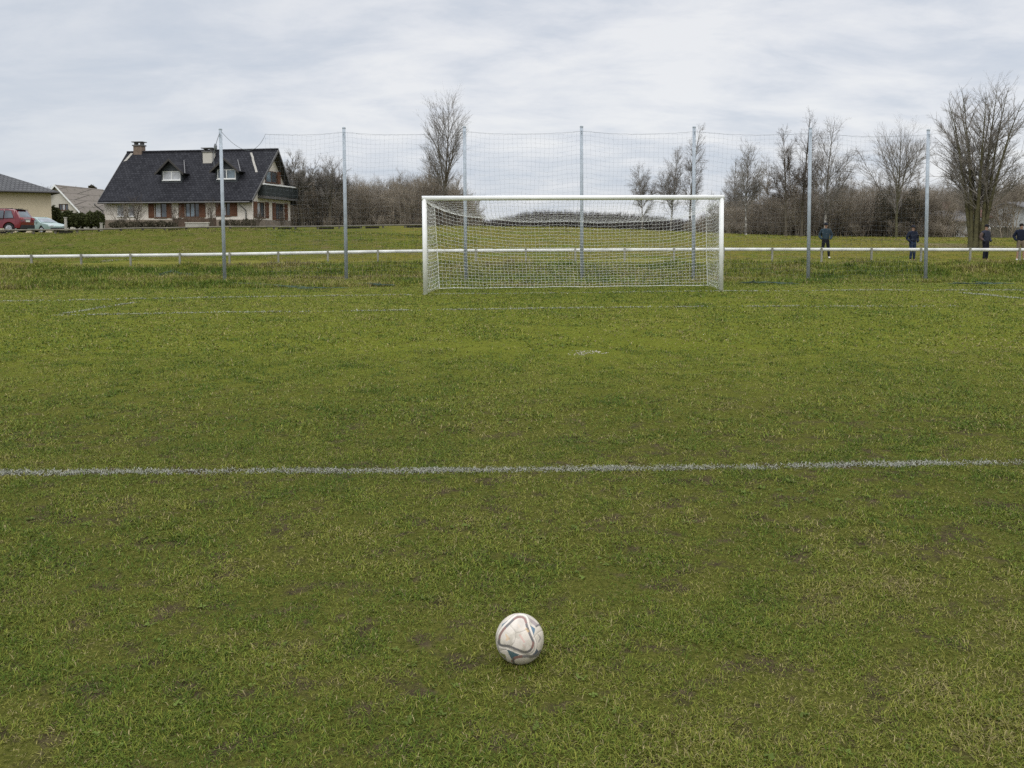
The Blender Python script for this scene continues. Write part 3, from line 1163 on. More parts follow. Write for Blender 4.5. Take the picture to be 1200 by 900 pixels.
def build_stop_net():
    rng = np.random.default_rng(8)
    pts = [at(311, 157.5, POLE_Y - .06)] + [t + np.array([0, -.09, -.14]) for t in tops[1:]]
    xs = np.array([p[0] for p in pts])
    zs = np.array([p[2] for p in pts])
    n = int((xs[-1] - xs[0]) / .15)
    xa = np.linspace(xs[0], xs[-1], n + 1)

    def topz(x):
        i = int(np.clip(np.searchsorted(xs, x) - 1, 0, len(xs) - 2))
        f = (x - xs[i]) / (xs[i + 1] - xs[i])
        sag = .095 if i else .05
        return zs[i] * (1 - f) + zs[i + 1] * f - sag * 4 * f * (1 - f) - .015 * abs(math.sin(f * 40))

    tz = np.array([topz(x) for x in xa])
    yb = POLE_Y - .09
    gz = T(xa, np.full_like(xa, yb)) + .05
    m = 32
    tt = np.linspace(0, 1, m * 2 + 1)
    wob = lambda x, t: .07 * np.sin(x * 1.7 + 2 * t) * np.sin(np.pi * t) + .05 * np.sin(x * .9 + 5 * t) * t
    A = np.empty((n + 1, len(tt), 3))
    for k, t in enumerate(tt):
        xx = xa + .05 * np.sin(xa * 2.3 + t * 6) * np.sin(np.pi * t)
        A[:, k] = np.stack([xx, yb + wob(xa, t), tz * (1 - t) + gz * t + .03 * np.sin(xa * 3.1 + 4 * t)], 1)
    A += rng.normal(0, .006, A.shape)
    parts = [tubes_np(A, np.full(A.shape[:2], .0014), 3)]
    Bz = np.ascontiguousarray(A[:, ::2].transpose(1, 0, 2))
    parts.append(tubes_np(Bz, np.full(Bz.shape[:2], .0014), 3))
    v, q = cat_mesh(parts)
    o = thing('ball_net', 'tall fine grey ball stop net hung between the steel poles', 'net', pts[0] * 0)
    mobj('mesh', np_mesh('net_mesh', v, q), M['stop_cord'], o)
    b = MB()
    for i in range(len(xs) - 1):
        px = np.linspace(xs[i], xs[i + 1], 24)
        b.tube([(x, yb, topz(x) + .01) for x in px], .0038, 5)
    b.build('head_rope', M['stop_cord'], o)
    a, c = tops[0] + np.array([.04, -.06, -.06]), pts[0]
    low = at(290, 176, POLE_Y - .06)
    pp = []
    for t in np.linspace(0, 1, 18):
        pp.append((1 - t) ** 2 * a + 2 * t * (1 - t) * (2 * low - (a + c) / 2) + t * t * c)
    MB().tube(pp, .007, 5).build('slack_rope', M['stop_cord'], o)


build_stop_net()


def fallen_net(path, label, seed, spread=.12, strands=26):
    rng = np.random.default_rng(seed)
    P = np.array([ground_at(u, v, 20) for u, v in path])
    o0 = P.mean(0)
    k = 26
    f = np.linspace(0, len(P) - 1, k)
    lines = []
    for s in range(max(5, strands // 3)):
        c = np.stack([np.interp(f, np.arange(len(P)), P[:, j]) for j in range(3)], 1)
        amp = spread * np.sin(np.pi * np.linspace(.04, .96, k))
        c[:, 0] += rng.normal(0, .12, k)
        c[:, 1] += rng.normal(0, .9, k) * amp
        c[:, 2] = T(c[:, 0], c[:, 1]) + .04 + np.abs(rng.normal(0, .22, k)) * amp
        lines.append(c)
    A = np.array(lines)
    v, q = tubes_np(A, np.full(A.shape[:2], .006), 3)
    o = mobj('loose_net', np_mesh('loose_net', v - o0, q), M['teal_cord'])
    o.location = o0
    tag(o, label, 'loose net', 'loose teal netting along the foot of the bank')


fallen_net([(276, 333), (310, 336), (360, 340), (400, 339)], 'long teal strand of loose netting lying between the two leftmost poles', 1, .14, 20)
fallen_net([(418, 334), (440, 336), (458, 336)], 'short teal strand of loose netting left of the goal', 2, .12, 14)
fallen_net([(852, 333), (885, 333.5), (925, 334)], 'teal strand of loose netting lying just right of the goal', 3, .14, 16)
fallen_net([(186, 324), (205, 323), (226, 325)], 'crumpled teal netting heaped on the bank below the house', 4, .26, 26)
fallen_net([(1116, 334), (1150, 335), (1178, 334)], 'teal strand of loose netting on the bank foot far right', 5, .13, 16)


# ------------------------------------------------------------------ white rail round the pitch
def build_rail():
    RY = 37.0
    us = [-76.4 + 57.7 * k for k in range(26)]
    p0 = at(us[0], 300, RY)
    g = thing('pitch_rail', 'long white barrier rail on short grey posts behind the goal', 'railing', (0, RY, 0))
    rowf = lambda u: np.interp(u, [0, 250, 490, 850, 1200], [301.2, 298.4, 294.2, 292.3, 292.8])
    pts = []
    for k, u in enumerate(us):
        p = at(u, rowf(u), RY)
        zg = T1(p[0], RY)
        pts.append(p)
        jx = random.uniform(-.02, .02)
        MB().box((p[0] + jx, -0.118, (p[2] + zg - .2) / 2 + .045), (.072, .072, p[2] - zg + .29), rz=random.uniform(-.1, .1), ry=random.uniform(-.02, .02)).build('post', M['rail_post'], g, bevel=.006)
    b = MB()
    for a, c in zip(pts[:-1], pts[1:]):
        d = (c - a)
        dd = d * (.006 / np.linalg.norm(d))
        b.tube([Vector(a + dd) - Vector((0, RY, -.0)), Vector(c - dd) - Vector((0, RY, 0))], .072, 10)
    b.build('rail', M['rail_white'], g)


build_rail()


# low wooden rail along the crest of the upper bank
def build_low_fence():
    g = thing('low_fence', 'low weathered wooden rail along the top of the grass bank by the house', 'fence')
    us = np.linspace(-90, 500, 24)
    pts = []
    for u in us:
        Y = np.interp(u, [-90, 150, 300, 490, 520], [57.5, 58.2, 59.5, 72, 74])
        row = np.interp(u, [-90, 0, 100, 300, 380, 490, 520], [270.5, 269.8, 269, 266.4, 265.2, 263.4, 263])
        p = at(u, row, Y)
        zg = T1(p[0], p[1])
        p[2] = max(p[2], zg + .16)
        pts.append(p)
        MB().box((p[0], p[1] + .09, (zg - .3 + p[2] + .05) / 2), (.13, .11, p[2] - zg + .35)).build('post', M['old_wood'], g, bevel=.01)
    b = MB()
    d = MB()
    for i, (a, c) in enumerate(zip(pts[:-1], pts[1:])):
        e = (c - a) * .002
        b.tube([a + e, c - e], .055, 8)
        if i % 4 != 1 and random.random() < .75:
            m0 = a + (c - a) * random.uniform(.05, .3) - np.array([0, -.12, .14])
            m1 = a + (c - a) * random.uniform(.6, .95) - np.array([0, -.12, .14])
            MB().prism([m0 + [0, 0, -.13], m1 + [0, 0, -.13], m1 + [0, 0, .07], m0 + [0, 0, .07]], (0, .04, 0)).build('shade_board', M['under_rail_shade'], g)  # dark boards put in place of the shadow patches below the rail
    b.build('rail', M['old_wood'], g)


build_low_fence()


# ------------------------------------------------------------------ houses
def wall_face(F, a0, a1, z0, z1, holes, reveal=.14):
    """wall skin with real openings; F(a, z, d) gives a point at depth d behind the wall face"""
    mb = MB()
    A = sorted({a0, a1} | {h[0] for h in holes} | {h[1] for h in holes})
    Z = sorted({z0, z1} | {h[2] for h in holes} | {h[3] for h in holes})
    for p, q in zip(A[:-1], A[1:]):
        for r, s in zip(Z[:-1], Z[1:]):
            ca, cz = (p + q) / 2, (r + s) / 2
            if any(h[0] < ca < h[1] and h[2] < cz < h[3] for h in holes):
                continue
            mb.add([F(p, r, 0), F(q, r, 0), F(q, s, 0), F(p, s, 0)], [(0, 1, 2, 3)])
    for (p, q, r, s) in [h[:4] for h in holes]:
        c0 = [F(p, r, 0), F(q, r, 0), F(q, s, 0), F(p, s, 0)]
        c1 = [F(p, r, reveal), F(q, r, reveal), F(q, s, reveal), F(p, s, reveal)]
        mb.add(c0 + c1, [(0, 1, 5, 4), (1, 2, 6, 5), (2, 3, 7, 6), (3, 0, 4, 7)])
    return mb


def window(parent, F, h, frame, pane, mull=1, sill=True, shutter=None, d=.10, label=None):
    p, q, r, s = h
    t = .07
    fb = MB()

    def bar(a0, a1, z0, z1, d0, d1):
        fb.add([F(a, z, dd) for dd in (d0, d1) for a, z in ((a0, z0), (a1, z0), (a1, z1), (a0, z1))],
               [(0, 1, 2, 3), (7, 6, 5, 4), (0, 4, 5, 1), (1, 5, 6, 2), (2, 6, 7, 3), (3, 7, 4, 0)])
    bar(p, q, r, r + t, d - .04, d + .03)
    bar(p, q, s - t, s, d - .04, d + .03)
    bar(p, p + t, r + t, s - t, d - .04, d + .03)
    bar(q - t, q, r + t, s - t, d - .04, d + .03)
    for k in range(mull):
        c = p + (q - p) * (k + 1) / (mull + 1)
        bar(c - t * .6, c + t * .6, r + t, s - t, d - .045, d + .03)
    w = fb.build('window', frame, parent)
    panes = pane if isinstance(pane, (list, tuple)) else [pane]
    n = mull + 1
    for k in range(n):
        c0, c1 = p + (q - p) * k / n, p + (q - p) * (k + 1) / n
        MB().add([F(c0, r, d), F(c1, r, d), F(c1, s, d), F(c0, s, d)], [(0, 1, 2, 3)]).build('pane', panes[k % len(panes)], w)
    if sill:
        sb = MB()
        sb.add([F(a, z, dd) for dd in (-.07, .12) for a, z in ((p - .05, r - .08), (q + .05, r - .08), (q + .05, r - .002), (p - .05, r - .002))],
               [(0, 1, 2, 3), (7, 6, 5, 4), (0, 4, 5, 1), (1, 5, 6, 2), (2, 6, 7, 3), (3, 7, 4, 0)])
        sb.build('sill', frame, w)
    if shutter:
        for a0, a1 in shutter:
            sb = MB()
            sb.add([F(a, z, dd) for dd in (-.06, -.012) for a, z in ((a0, r - .03), (a1, r - .03), (a1, s + .03), (a0, s + .03))],
                   [(0, 1, 2, 3), (7, 6, 5, 4), (0, 4, 5, 1), (1, 5, 6, 2), (2, 6, 7, 3), (3, 7, 4, 0)])
            for zz in (r + .15, s - .2):
                sb.add([F(a, z, dd) for dd in (-.085, -.061) for a, z in ((a0 + .04, zz), (a1 - .04, zz), (a1 - .04, zz + .09), (a0 + .04, zz + .09))],
                       [(0, 1, 2, 3), (7, 6, 5, 4), (0, 4, 5, 1), (1, 5, 6, 2), (2, 6, 7, 3), (3, 7, 4, 0)])
            sb.build('shutter', M['shutter'], w)
    if label:
        w['label'] = label
    return w


def slab(pts, thick, n=None):
    p = [Vector(q) for q in pts]
    nn = (p[1] - p[0]).cross(p[2] - p[0]).normalized()
    if nn.z < 0:
        nn = -nn
    return MB().prism(p, -nn * thick)


def big_house():
    a = R(11)
    c, s = math.cos(a), math.sin(a)
    RX, RY_ = (297 - 600) / FPX * 85.0, 85.0
    W, Dp = 16.1, 8.4
    LX, LY = RX - W * c, RY_ + W * s
    Z0 = 2.35
    h = thing('gabled_house', 'large cream house with steep dark tiled roof, two dormers and a wooden balcony', 'house', (LX, LY, Z0), -a)
    fx = lambda px: ((px - 600) / FPX * LY - LX) / (c + (px - 600) / FPX * s)
    fy = lambda x: LY - x * s
    fz = lambda row, x, d=0: zrow(row, fy(x) + d * c) - Z0
    ze = fz(230.5, 8) + .25          # wall top under the eaves
    zr = fz(178.5, 11, 5)            # ridge
    F = lambda A, z, d: (A, d, z)
    G = lambda A, z, d: (W - d, A, z)
    # ---- front wall
    w_r0, w_r1 = 254.5, 237
    front = [(fx(183), fx(197), fz(255, 6), fz(237.5, 6)), (fx(218.5), fx(235), fz(254.5, 10), fz(236.5, 10)), (fx(261.5), fx(271), fz(253, 14), fz(236, 14))]
    small = [(fx(139), fx(146.5), fz(253.5, 2), fz(239.5, 2)), (fx(152), fx(159), fz(253.5, 3), fz(239.5, 3))]
    gl = lambda px: (px - 297) / 48 * Dp
    side = [(1.0, 2.6, fz(255, W, 2), fz(237, W, 2)), (5.0, 6.9, fz(257.5, W, 6), fz(238.5, W, 6))]
    zb = -.6
    zp = fz(257.5, 8)
    wall = wall_face(F, 0, W, zp, ze, front + small)
    w2 = wall_face(G, 0, Dp, zp, ze, side)
    wall.add(w2.v, w2.f)
    wall.add([(0, 0, zp), (0, Dp, zp), (0, Dp, ze), (0, 0, ze)], [(0, 1, 2, 3)])
    wall.add([(0, Dp, zp), (W, Dp, zp), (W, Dp, ze), (0, Dp, ze)], [(0, 1, 2, 3)])
    for x in (0, W):
        wall.add([(x, 0, ze), (x, Dp, ze), (x, Dp / 2, zr - .25)], [(0, 1, 2)])
    wall.build('wall', M['render_cream'], h)
    MB().box((W / 2, Dp / 2, (zb + zp) / 2), (W + .06, Dp + .06, zp - zb)).build('plinth', M['plinth'], h)
    pn = [M['curtain'], M['glass']]
    window(h, F, front[0], M['frame_brown'], pn, 1, True, [(fx(176), fx(182.6)), (fx(197.4), fx(203))])
    window(h, F, front[1], M['frame_brown'], [M['car_glass_pale'], M['car_glass_pale'], M['glass']], 2, True, [(fx(211.5), fx(218.2)), (fx(235.4), fx(242.5))])
    window(h, F, front[2], M['frame_brown'], pn, 1, True, [(fx(254.5), fx(261.2)), (fx(271.4), fx(279.5))])
    for q in small:
        window(h, F, q, M['frame_white'], M['curtain'], 0)
    window(h, G, side[0], M['frame_brown'], pn, 1, True, [(.2, .95), (2.65, 3.4)])
    window(h, G, side[1], M['frame_brown'], [M['glass'], M['glass']], 1, True, [(4.2, 4.95), (6.95, 7.7)])
    # ---- roof
    sl = (zr - ze) / (Dp / 2)
    ov, gl_, gr_ = .75, .15, .75
    eave_z = ze - sl * ov + .12
    rz_ = zr + .10
    roof = slab([(-gl_, -ov, eave_z), (W + gr_ - .40, -ov, eave_z), (W + gr_, Dp / 2, rz_), (-gl_, Dp / 2, rz_)], .2)
    r2 = slab([(-gl_, Dp + ov, eave_z), (W + gr_ - .40, Dp + ov, eave_z), (W + gr_, Dp / 2, rz_), (-gl_, Dp / 2, rz_)], .2)
    roof.add(r2.v, r2.f)
    ro = roof.build('roof', M['roof_dark'], h)
    rb = MB()
    for k in range(40):
        x0 = -gl_ + (W + gl_ + gr_) * k / 40
        rb.tube([(x0, Dp / 2, rz_ + .02), (x0 + (W + gl_ + gr_) / 40 + .04, Dp / 2, rz_ + .03)], [.13, .11], 8)
    rb.build('ridge_tiles', M['roof_dark'], ro)
    for x0, x1 in ((-gl_ - .03, -gl_ - .03), (W + gr_ - .37, W + gr_ + .03)):
        for y0 in (-ov, Dp + ov):
            MB().prism([(x0, y0, eave_z - .24), (x0, y0, eave_z + .05), (x1, Dp / 2, rz_ + .05), (x1, Dp / 2, rz_ - .24)], (.05, 0, 0)).build('verge_board', M['gutter'], ro)
    sb = slab([(W + .02, -ov + .1, eave_z - .2), (W + gr_ - .45, -ov + .1, eave_z - .2), (W + gr_ - .06, Dp / 2, rz_ - .28), (W + .02, Dp / 2, rz_ - .28)], .04)
    s2 = slab([(W + .02, Dp + ov - .1, eave_z - .2), (W + gr_ - .45, Dp + ov - .1, eave_z - .2), (W + gr_ - .06, Dp / 2, rz_ - .28), (W + .02, Dp / 2, rz_ - .28)], .04)
    sb.add(s2.v, s2.f)
    sb.build('soffit', M['soffit'], ro)
    # old lime streaks where tiles were bedded at the verge and beside a dormer
    on = lambda x, y, up=.03: (x, y, ze + sl * y + .12 + up)
    lb = MB()
    lb.add([on(.05, 3.2), on(.38, 3.3), on(.62, 4.05), on(.32, 4.1)], [(0, 1, 2, 3)])
    lb.build('lime_patch', M['concrete'], ro)
    lb = MB()
    ln = []
    for k in range(9):
        y = 1.9 + k * .25
        x = 15.5 - k * .19
        ln.append((x + random.uniform(-.04, .04), y))
    for (xa, ya), (xb, yb_) in zip(ln[:-1], ln[1:]):
        lb.add([on(xa, ya), on(xa + .24, ya), on(xb + .24, yb_), on(xb, yb_)], [(0, 1, 2, 3)])
    lb.build('lime_patch', M['concrete'], ro)
    # gutter and downpipes
    g = MB()
    g.tube([(-gl_, -ov - .05, eave_z - .17), (W + gr_ - .6, -ov - .05, eave_z - .17)], .085, 10)
    gt = g.build('gutter', M['gutter'], h)
    for x, xx in ((fx(123.5), fx(119)), (fx(290), fx(286))):
        MB().tube([(xx, -ov - .05, eave_z - .2), (xx, -ov + .05, eave_z - .4), (x, -.12, eave_z - .95), (x, -.12, eave_z - 1.3), (x, -.12, 0)], .055, 8).build('downpipe', M['gutter'], h, smooth=True)
    # ---- chimneys
    def chimney(x, y, w, d, z1, m, lab):
        b = MB().box((x, y, (z1 + zr - 3.2) / 2), (w, d, z1 - zr + 3.2))
        o = b.build('chimney', m, h, bevel=.01)
        o['label'] = lab
        k = MB().box((x, y, z1 + .06), (w + .16, d + .16, .12))
        k.box((x - w * .36, y, z1 + .25), (.14, d * .8, .25)).box((x + w * .36, y, z1 + .25), (.14, d * .8, .25))
        k.box((x, y, z1 + .42), (w + .28, d + .2, .08))
        k.build('chimney_cap', M['gutter'], o)
    chimney(fx(159 - 22), Dp / 2 + .1, .95, .7, fz(172, 2, 5), M['brick_brown'], 'brown brick chimney on the ridge')
    chimney(fx(244.5 - 17), 3.3, 1.0, .75, fz(178.5, 11, 3.3), M['render_pale'], 'cream rendered chimney on the front slope')

    # ---- dormers
    def dormer(xc, wd, yf, rtop, rsill, rlow, panes):
        zf = on(0, yf)[2] - .12
        zt = fz(rlow, xc, yf)                      # side wall top
        zpk = fz(rtop, xc, yf)                     # peak
        x0, x1 = xc - wd / 2, xc + wd / 2
        o = MB()
        yb = lambda z: (z - ze - .1) / sl
        Fd = lambda A, z, d: (A, yf + d, z)
        hw = .98
        win = (xc - hw, xc + hw, fz(rsill, xc, yf), fz(rlow + 1.5, xc, yf))
        wf = wall_face(Fd, x0, x1, zf - .1, zt, [win], .1)
        o.add(wf.v, wf.f)
        o.add([(x0, yf, zt), (x1, yf, zt), (xc, yf, zpk - .1)], [(0, 1, 2)])
        for x in (x0, x1):
            o.add([(x, yf, zf - .1), (x, yf, zt), (x, yb(zt), zt)], [(0, 1, 2)])
        ob = o.build('dormer', M['slate_cladding'], h)
        wv = window(ob, Fd, win, M['frame_white'], panes, 1, True, None, .07)
        e = .42
        k = (zpk - zt) / (wd / 2)
        yf0 = yf - .45
        zl = zt - k * e
        rf = slab([(x0 - e, yf0, zl), (xc, yf0, zpk), (xc, yb(zpk), zpk), (x0 - e, yb(zl), zl)], .12)
        r2 = slab([(x1 + e, yf0, zl), (xc, yf0, zpk), (xc, yb(zpk), zpk), (x1 + e, yb(zl), zl)], .12)
        rf.add(r2.v, r2.f)
        rf.build('dormer_roof', M['roof_dark'], ob)
        bb = MB()
        for xa in (x0 - e, x1 + e):
            bb.prism([(xa, yf0 - .04, zl - .2), (xa, yf0 - .04, zl + .03), (xc, yf0 - .04, zpk + .03), (xc, yf0 - .04, zpk - .2)], (0, .035, 0))
        bb.build('barge_board', M['soffit'], ob)
        fl = MB()
        fl.prism([(x1 + e + .02, yf0 + .2, zl + .03), (x1 + e + .12, yf0 + .2, zl + .02), (xc + .12, yb(zpk), zpk + .05), (xc + .02, yb(zpk), zpk + .06)], (0, 0, .02))
        fl.build('flashing', M['gutter'], ob)
    dormer(fx(203 - 6), 2.3, 1.0, 186.5, 211, 199, [M['curtain'], M['curtain']])
    dormer(fx(267.5 - 6), 2.3, 1.0, 185.5, 209.5, 197, [M['glass'], M['car_glass_pale']])
    # ---- balcony on the gable
    b = MB()
    bz0, bz1 = fz(231, W, 3), fz(217, W, 3)
    y0, y1, xo = 1.15, Dp + .1, .75
    fl = MB().box((W + xo / 2 + .03, (y0 + y1) / 2, bz0 - .1), (xo, y1 - y0, .2))
    bo = fl.build('balcony', M['gutter'], h)
    pb = MB()
    for k in range(46):
        y = y0 + .1 + (y1 - y0 - .2) * k / 45
        pb.box((W + xo - .02, y, (bz0 + bz1) / 2), (.03, .2, bz1 - bz0 - .12))
    for k in range(6):
        pb.box((W + .06 + k * .145, y0 + .02, (bz0 + bz1) / 2), (.135, .03, bz1 - bz0 - .12))
        pb.box((W + .06 + k * .145, y1 - .02, (bz0 + bz1) / 2), (.135, .03, bz1 - bz0 - .12))
    pb.build('boarding', M['green_board'], bo)
    rl = MB().box((W + xo, (y0 + y1) / 2, bz1 + .02), (.12, y1 - y0 + .1, .12))
    rl.box((W + xo / 2, y0, bz1 + .02), (xo - .13, .1, .12)).box((W + xo / 2, y1, bz1 + .02), (xo - .13, .1, .12))
    rl.build('hand_rail', M['frame_white'], bo)
    up = (Dp / 2 - 1.4, Dp / 2 + .9, fz(215, W, 5), fz(201.5, W, 5))
    G2 = lambda A, z, d: (W + .16 - d, A, z)
    window(h, G2, up, M['frame_brown'], [M['car_glass_pale'], M['glass']], 1, True, [(up[1] + .02, up[1] + .75)])
    return fx, fz, h


HFX, HFZ, HOUSE = big_house()


def hip_house():
    """beige bungalow cut by the left edge of the frame"""
    Y = 82.0
    cr = at(59.5, 226, Y)
    zg = T1(cr[0], Y) - .1
    h = thing('hip_roof_bungalow', 'beige bungalow with low grey hipped roof behind the red car', 'house', (cr[0], Y, zg), R(36))
    W, D = 15.0, 11.0
    ze = zrow(223.5, Y) - zg
    F = lambda A, z, d: (A - W, d, z)
    holes = [(1.5, 3.3, 1.0, 2.4), (6.5, 8.2, 1.0, 2.4)]
    w = wall_face(F, 0, W, -.5, ze, holes)
    w.add([(0, 0, -.5), (0, D, -.5), (0, D, ze), (0, 0, ze)], [(0, 1, 2, 3)])
    w.add([(-W, 0, -.5), (-W, D, -.5), (-W, D, ze), (-W, 0, ze)], [(0, 1, 2, 3)])
    w.add([(-W, D, -.5), (0, D, -.5), (0, D, ze), (-W, D, ze)], [(0, 1, 2, 3)])
    w.build('wall', M['render_beige'], h)
    for q in holes:
        window(h, F, q, M['frame_white'], M['glass'], 1)
    e = .65
    zl = ze - .12
    rp = 2.5
    A, B_, Cc, Dd = (-W - e, -e, zl), (e, -e, zl), (e, D + e, zl), (-W - e, D + e, zl)
    r1, r2 = (-W + 5.5, D / 2, zl + rp), (-5.5, D / 2, zl + rp)
    m = MB()
    top = [A, B_, Cc, Dd, r1, r2]
    bot = [(p[0], p[1], p[2] - .14) for p in (A, B_, Cc, Dd)]
    m.add(top + bot, [(0, 1, 5, 4), (1, 2, 5), (2, 3, 4, 5), (3, 0, 4), (0, 6, 7, 1), (1, 7, 8, 2), (2, 8, 9, 3), (3, 9, 6, 0), (9, 8, 7, 6)])
    m.build('roof', M['roof_grey'], h)
    MB().tube([(-W - e, -e - .06, zl - .08), (e, -e - .06, zl - .08)], .08, 8).build('gutter', M['soffit'], h)


hip_house()


def cream_cottage():
    Y = 108.0
    ap = at(66.5, 217.5, Y)
    zg = T1(ap[0], Y) - .3
    a = R(-2)
    h = thing('gabled_cottage', 'small cream gabled cottage with worn brown roof, between bungalow and large house', 'house', (ap[0], Y, zg), a)
    ze, zr = zrow(252, Y) - zg, ap[2] - zg
    hw, L = 3.3, 11.0
    # gable in the local x-z plane, house runs back along +y; turned so its right roof slope shows
    F = lambda A, z, d: (A, d, z)
    win = (.15, 1.35, zrow(246.5, Y) - zg, zrow(239, Y) - zg)
    w = wall_face(F, -hw, hw, -.5, ze, [])
    m = MB()
    zw0, zw1 = win[2], win[3]
    k = (zr - ze) / hw
    xl = lambda z: hw - (z - ze) / k
    m.add([F(-xl(ze), ze, 0), F(xl(ze), ze, 0), F(xl(zw0), zw0, 0), F(-xl(zw0), zw0, 0)], [(0, 1, 2, 3)])
    m.add([F(-xl(zw0), zw0, 0), F(win[0], zw0, 0), F(win[0], zw1, 0), F(-xl(zw1), zw1, 0)], [(0, 1, 2, 3)])
    m.add([F(win[1], zw0, 0), F(xl(zw0), zw0, 0), F(xl(zw1), zw1, 0), F(win[1], zw1, 0)], [(0, 1, 2, 3)])
    m.add([F(-xl(zw1), zw1, 0), F(xl(zw1), zw1, 0), F(0, zr, 0)], [(0, 1, 2)])
    m.add([F(win[0], zw0, 0), F(win[1], zw0, 0), F(win[1], zw0, .14), F(win[0], zw0, .14)], [(0, 1, 2, 3)])
    m.add([F(win[0], zw1, 0), F(win[1], zw1, 0), F(win[1], zw1, .14), F(win[0], zw1, .14)], [(0, 1, 2, 3)])
    w.add(m.v, m.f)
    for x in (-hw, hw):
        w.add([(x, 0, -.5), (x, L, -.5), (x, L, ze), (x, 0, ze)], [(0, 1, 2, 3)])
    w.add([(-hw, L, -.5), (hw, L, -.5), (hw, L, ze), (0, L, zr), (-hw, L, ze)], [(0, 1, 2, 3, 4)])
    w.build('wall', M['render_pale'], h)
    window(h, F, win, M['frame_brown'], [M['glass'], M['curtain'], M['glass']], 2)
    e = .5
    r = slab([(hw + e, -.5, ze - k * e + .1), (0, -.5, zr + .1), (0, L + .4, zr + .1), (hw + e, L + .4, ze - k * e + .1)], .14)
    r2 = slab([(-hw - e, -.5, ze - k * e + .1), (0, -.5, zr + .1), (0, L + .4, zr + .1), (-hw - e, L + .4, ze - k * e + .1)], .14)
    r.add(r2.v, r2.f)
    ro = r.build('roof', M['roof_old'], h)
    v = MB()
    for sg in (-1, 1):
        MB().prism([(sg * (hw + e), -.53, ze - k * e - .12), (sg * (hw + e), -.53, ze - k * e + .12), (0, -.53, zr + .12), (0, -.53, zr - .14)], (0, .03, 0)).build('verge_board', M['frame_white'], ro)


cream_cottage()


def far_house(name, label, px, Y, rows, wpx, rz, wm, rm, floors=1, lean=False):
    """small distant gabled house: rows = (ridge, eave, base)"""
    c = at(px, rows[2], Y)
    zg = c[2]
    h = thing(name, label, 'house', (c[0], Y, zg), rz)
    W = wpx / FPX * Y
    D = 8.0
    ze, zr = zrow(rows[1], Y) - zg, zrow(rows[0], Y) - zg
    F = lambda A, z, d: (A - W / 2, d, z)
    holes = []
    for fl in range(floors):
        z0 = .9 + fl * 2.6
        for k in range(3):
            x0 = W * (.14 + .28 * k)
            if z0 + 1.3 < ze:
                holes.append((x0, x0 + 1.1, z0, z0 + 1.3))
    w = wall_face(F, 0, W, -1, ze, holes)
    for x in (-W / 2, W / 2):
        w.add([(x, 0, -1), (x, D, -1), (x, D, ze), (x, D / 2, zr), (x, 0, ze)], [(0, 1, 2, 3, 4)])
    w.add([(-W / 2, D, -1), (W / 2, D, -1), (W / 2, D, ze), (-W / 2, D, ze)], [(0, 1, 2, 3)])
    w.build('wall', wm, h)
    for q in holes:
        window(h, F, q, M['frame_white'], M['glass'], 1)
    k = (zr - ze) / (D / 2)
    e = .6
    r = slab([(-W / 2 - .4, -e, ze - k * e + .1), (W / 2 + .4, -e, ze - k * e + .1), (W / 2 + .4, D / 2, zr + .1), (-W / 2 - .4, D / 2, zr + .1)], .16)
    r2 = slab([(-W / 2 - .4, D + e, ze - k * e + .1), (W / 2 + .4, D + e, ze - k * e + .1), (W / 2 + .4, D / 2, zr + .1), (-W / 2 - .4, D / 2, zr + .1)], .16)
    r.add(r2.v, r2.f)
    ro = r.build('roof', rm, h)
    MB().box((W * .2, D / 2 + .3, zr + .5), (.7, .6, 1.3)).build('chimney', M['brick_brown'], ro)
    if lean:
        lr = slab([(-W / 2 - 1.6, -3.2, ze - 2.7), (W / 2 + 1.2, -3.2, ze - 2.7), (W / 2 + .2, .0, ze - 1.0), (-W / 2 - .3, .0, ze - 1.0)], .18)
        lo = lr.build('porch_roof', M['roof_pale'], h)
        pb = MB()
        for x in (-W / 2 - 1.2, -W / 6, W / 5, W / 2 + .9):
            pb.box((x, -3.0, (ze - 3.2) / 2), (.3, .3, ze - 2.8))
        pb.build('porch_post', wm, h)
    return h


far_house('white_house', 'white house with pale roof half hidden behind the big bare tree', 1130, 101, (246.5, 258, 275.5), 46, R(12), M['render_white'], M['roof_pale'], 1)
far_house('brick_cottage', 'cottage with red tiled roof glimpsed right of the big tree trunk', 1164, 108, (246, 254, 276), 26, R(-10), M['render_pale'], M['roof_red'], 1)
far_house('white_villa', 'white villa with pale porch roof at the right edge behind the man in shorts', 1228, 101, (236, 245, 276), 44, R(4), M['render_white'], M['roof_pale'], 2, True)


def plank_fence(u0, u1, Y, row0, row1, m, label, step=.17, name='plank_fence'):
    a, b = at(u0, row1, Y), at(u1, row1, Y)
    n = int(abs(b[0] - a[0]) / step)
    zt = zrow(row0, Y)
    o = thing(name, label, 'fence', a)
    mb = MB()
    for k in range(n):
        x = step * k
        hgt = zt - a[2] + random.uniform(-.04, .03)
        mb.box((x, random.uniform(-.01, .01), hgt / 2 - .2), (step * .92, .025, hgt + .4), ry=random.uniform(-.008, .008))
    mb.build('boards', m, o)
    mr = MB()
    for f in (.25, .8):
        mr.box(((n - 1) * step / 2, .05, (zt - a[2]) * f), (n * step, .06, .09))
    mr.build('cross_rail', m, o)
    for k in range(0, n + 1, 11):
        MB().box((step * k - .05, .13, (zt - a[2]) / 2 - .1), (.11, .1, zt - a[2] + .25)).build('post', m, o)


plank_fence(204, 256, 82.5, 255.5, 266.5, M['brown_board'], 'brown board fence in front of the large dark roofed house')
plank_fence(1163, 1198, 97, 266.5, 276.5, M['old_wood'], 'weathered board fence before the white villa')
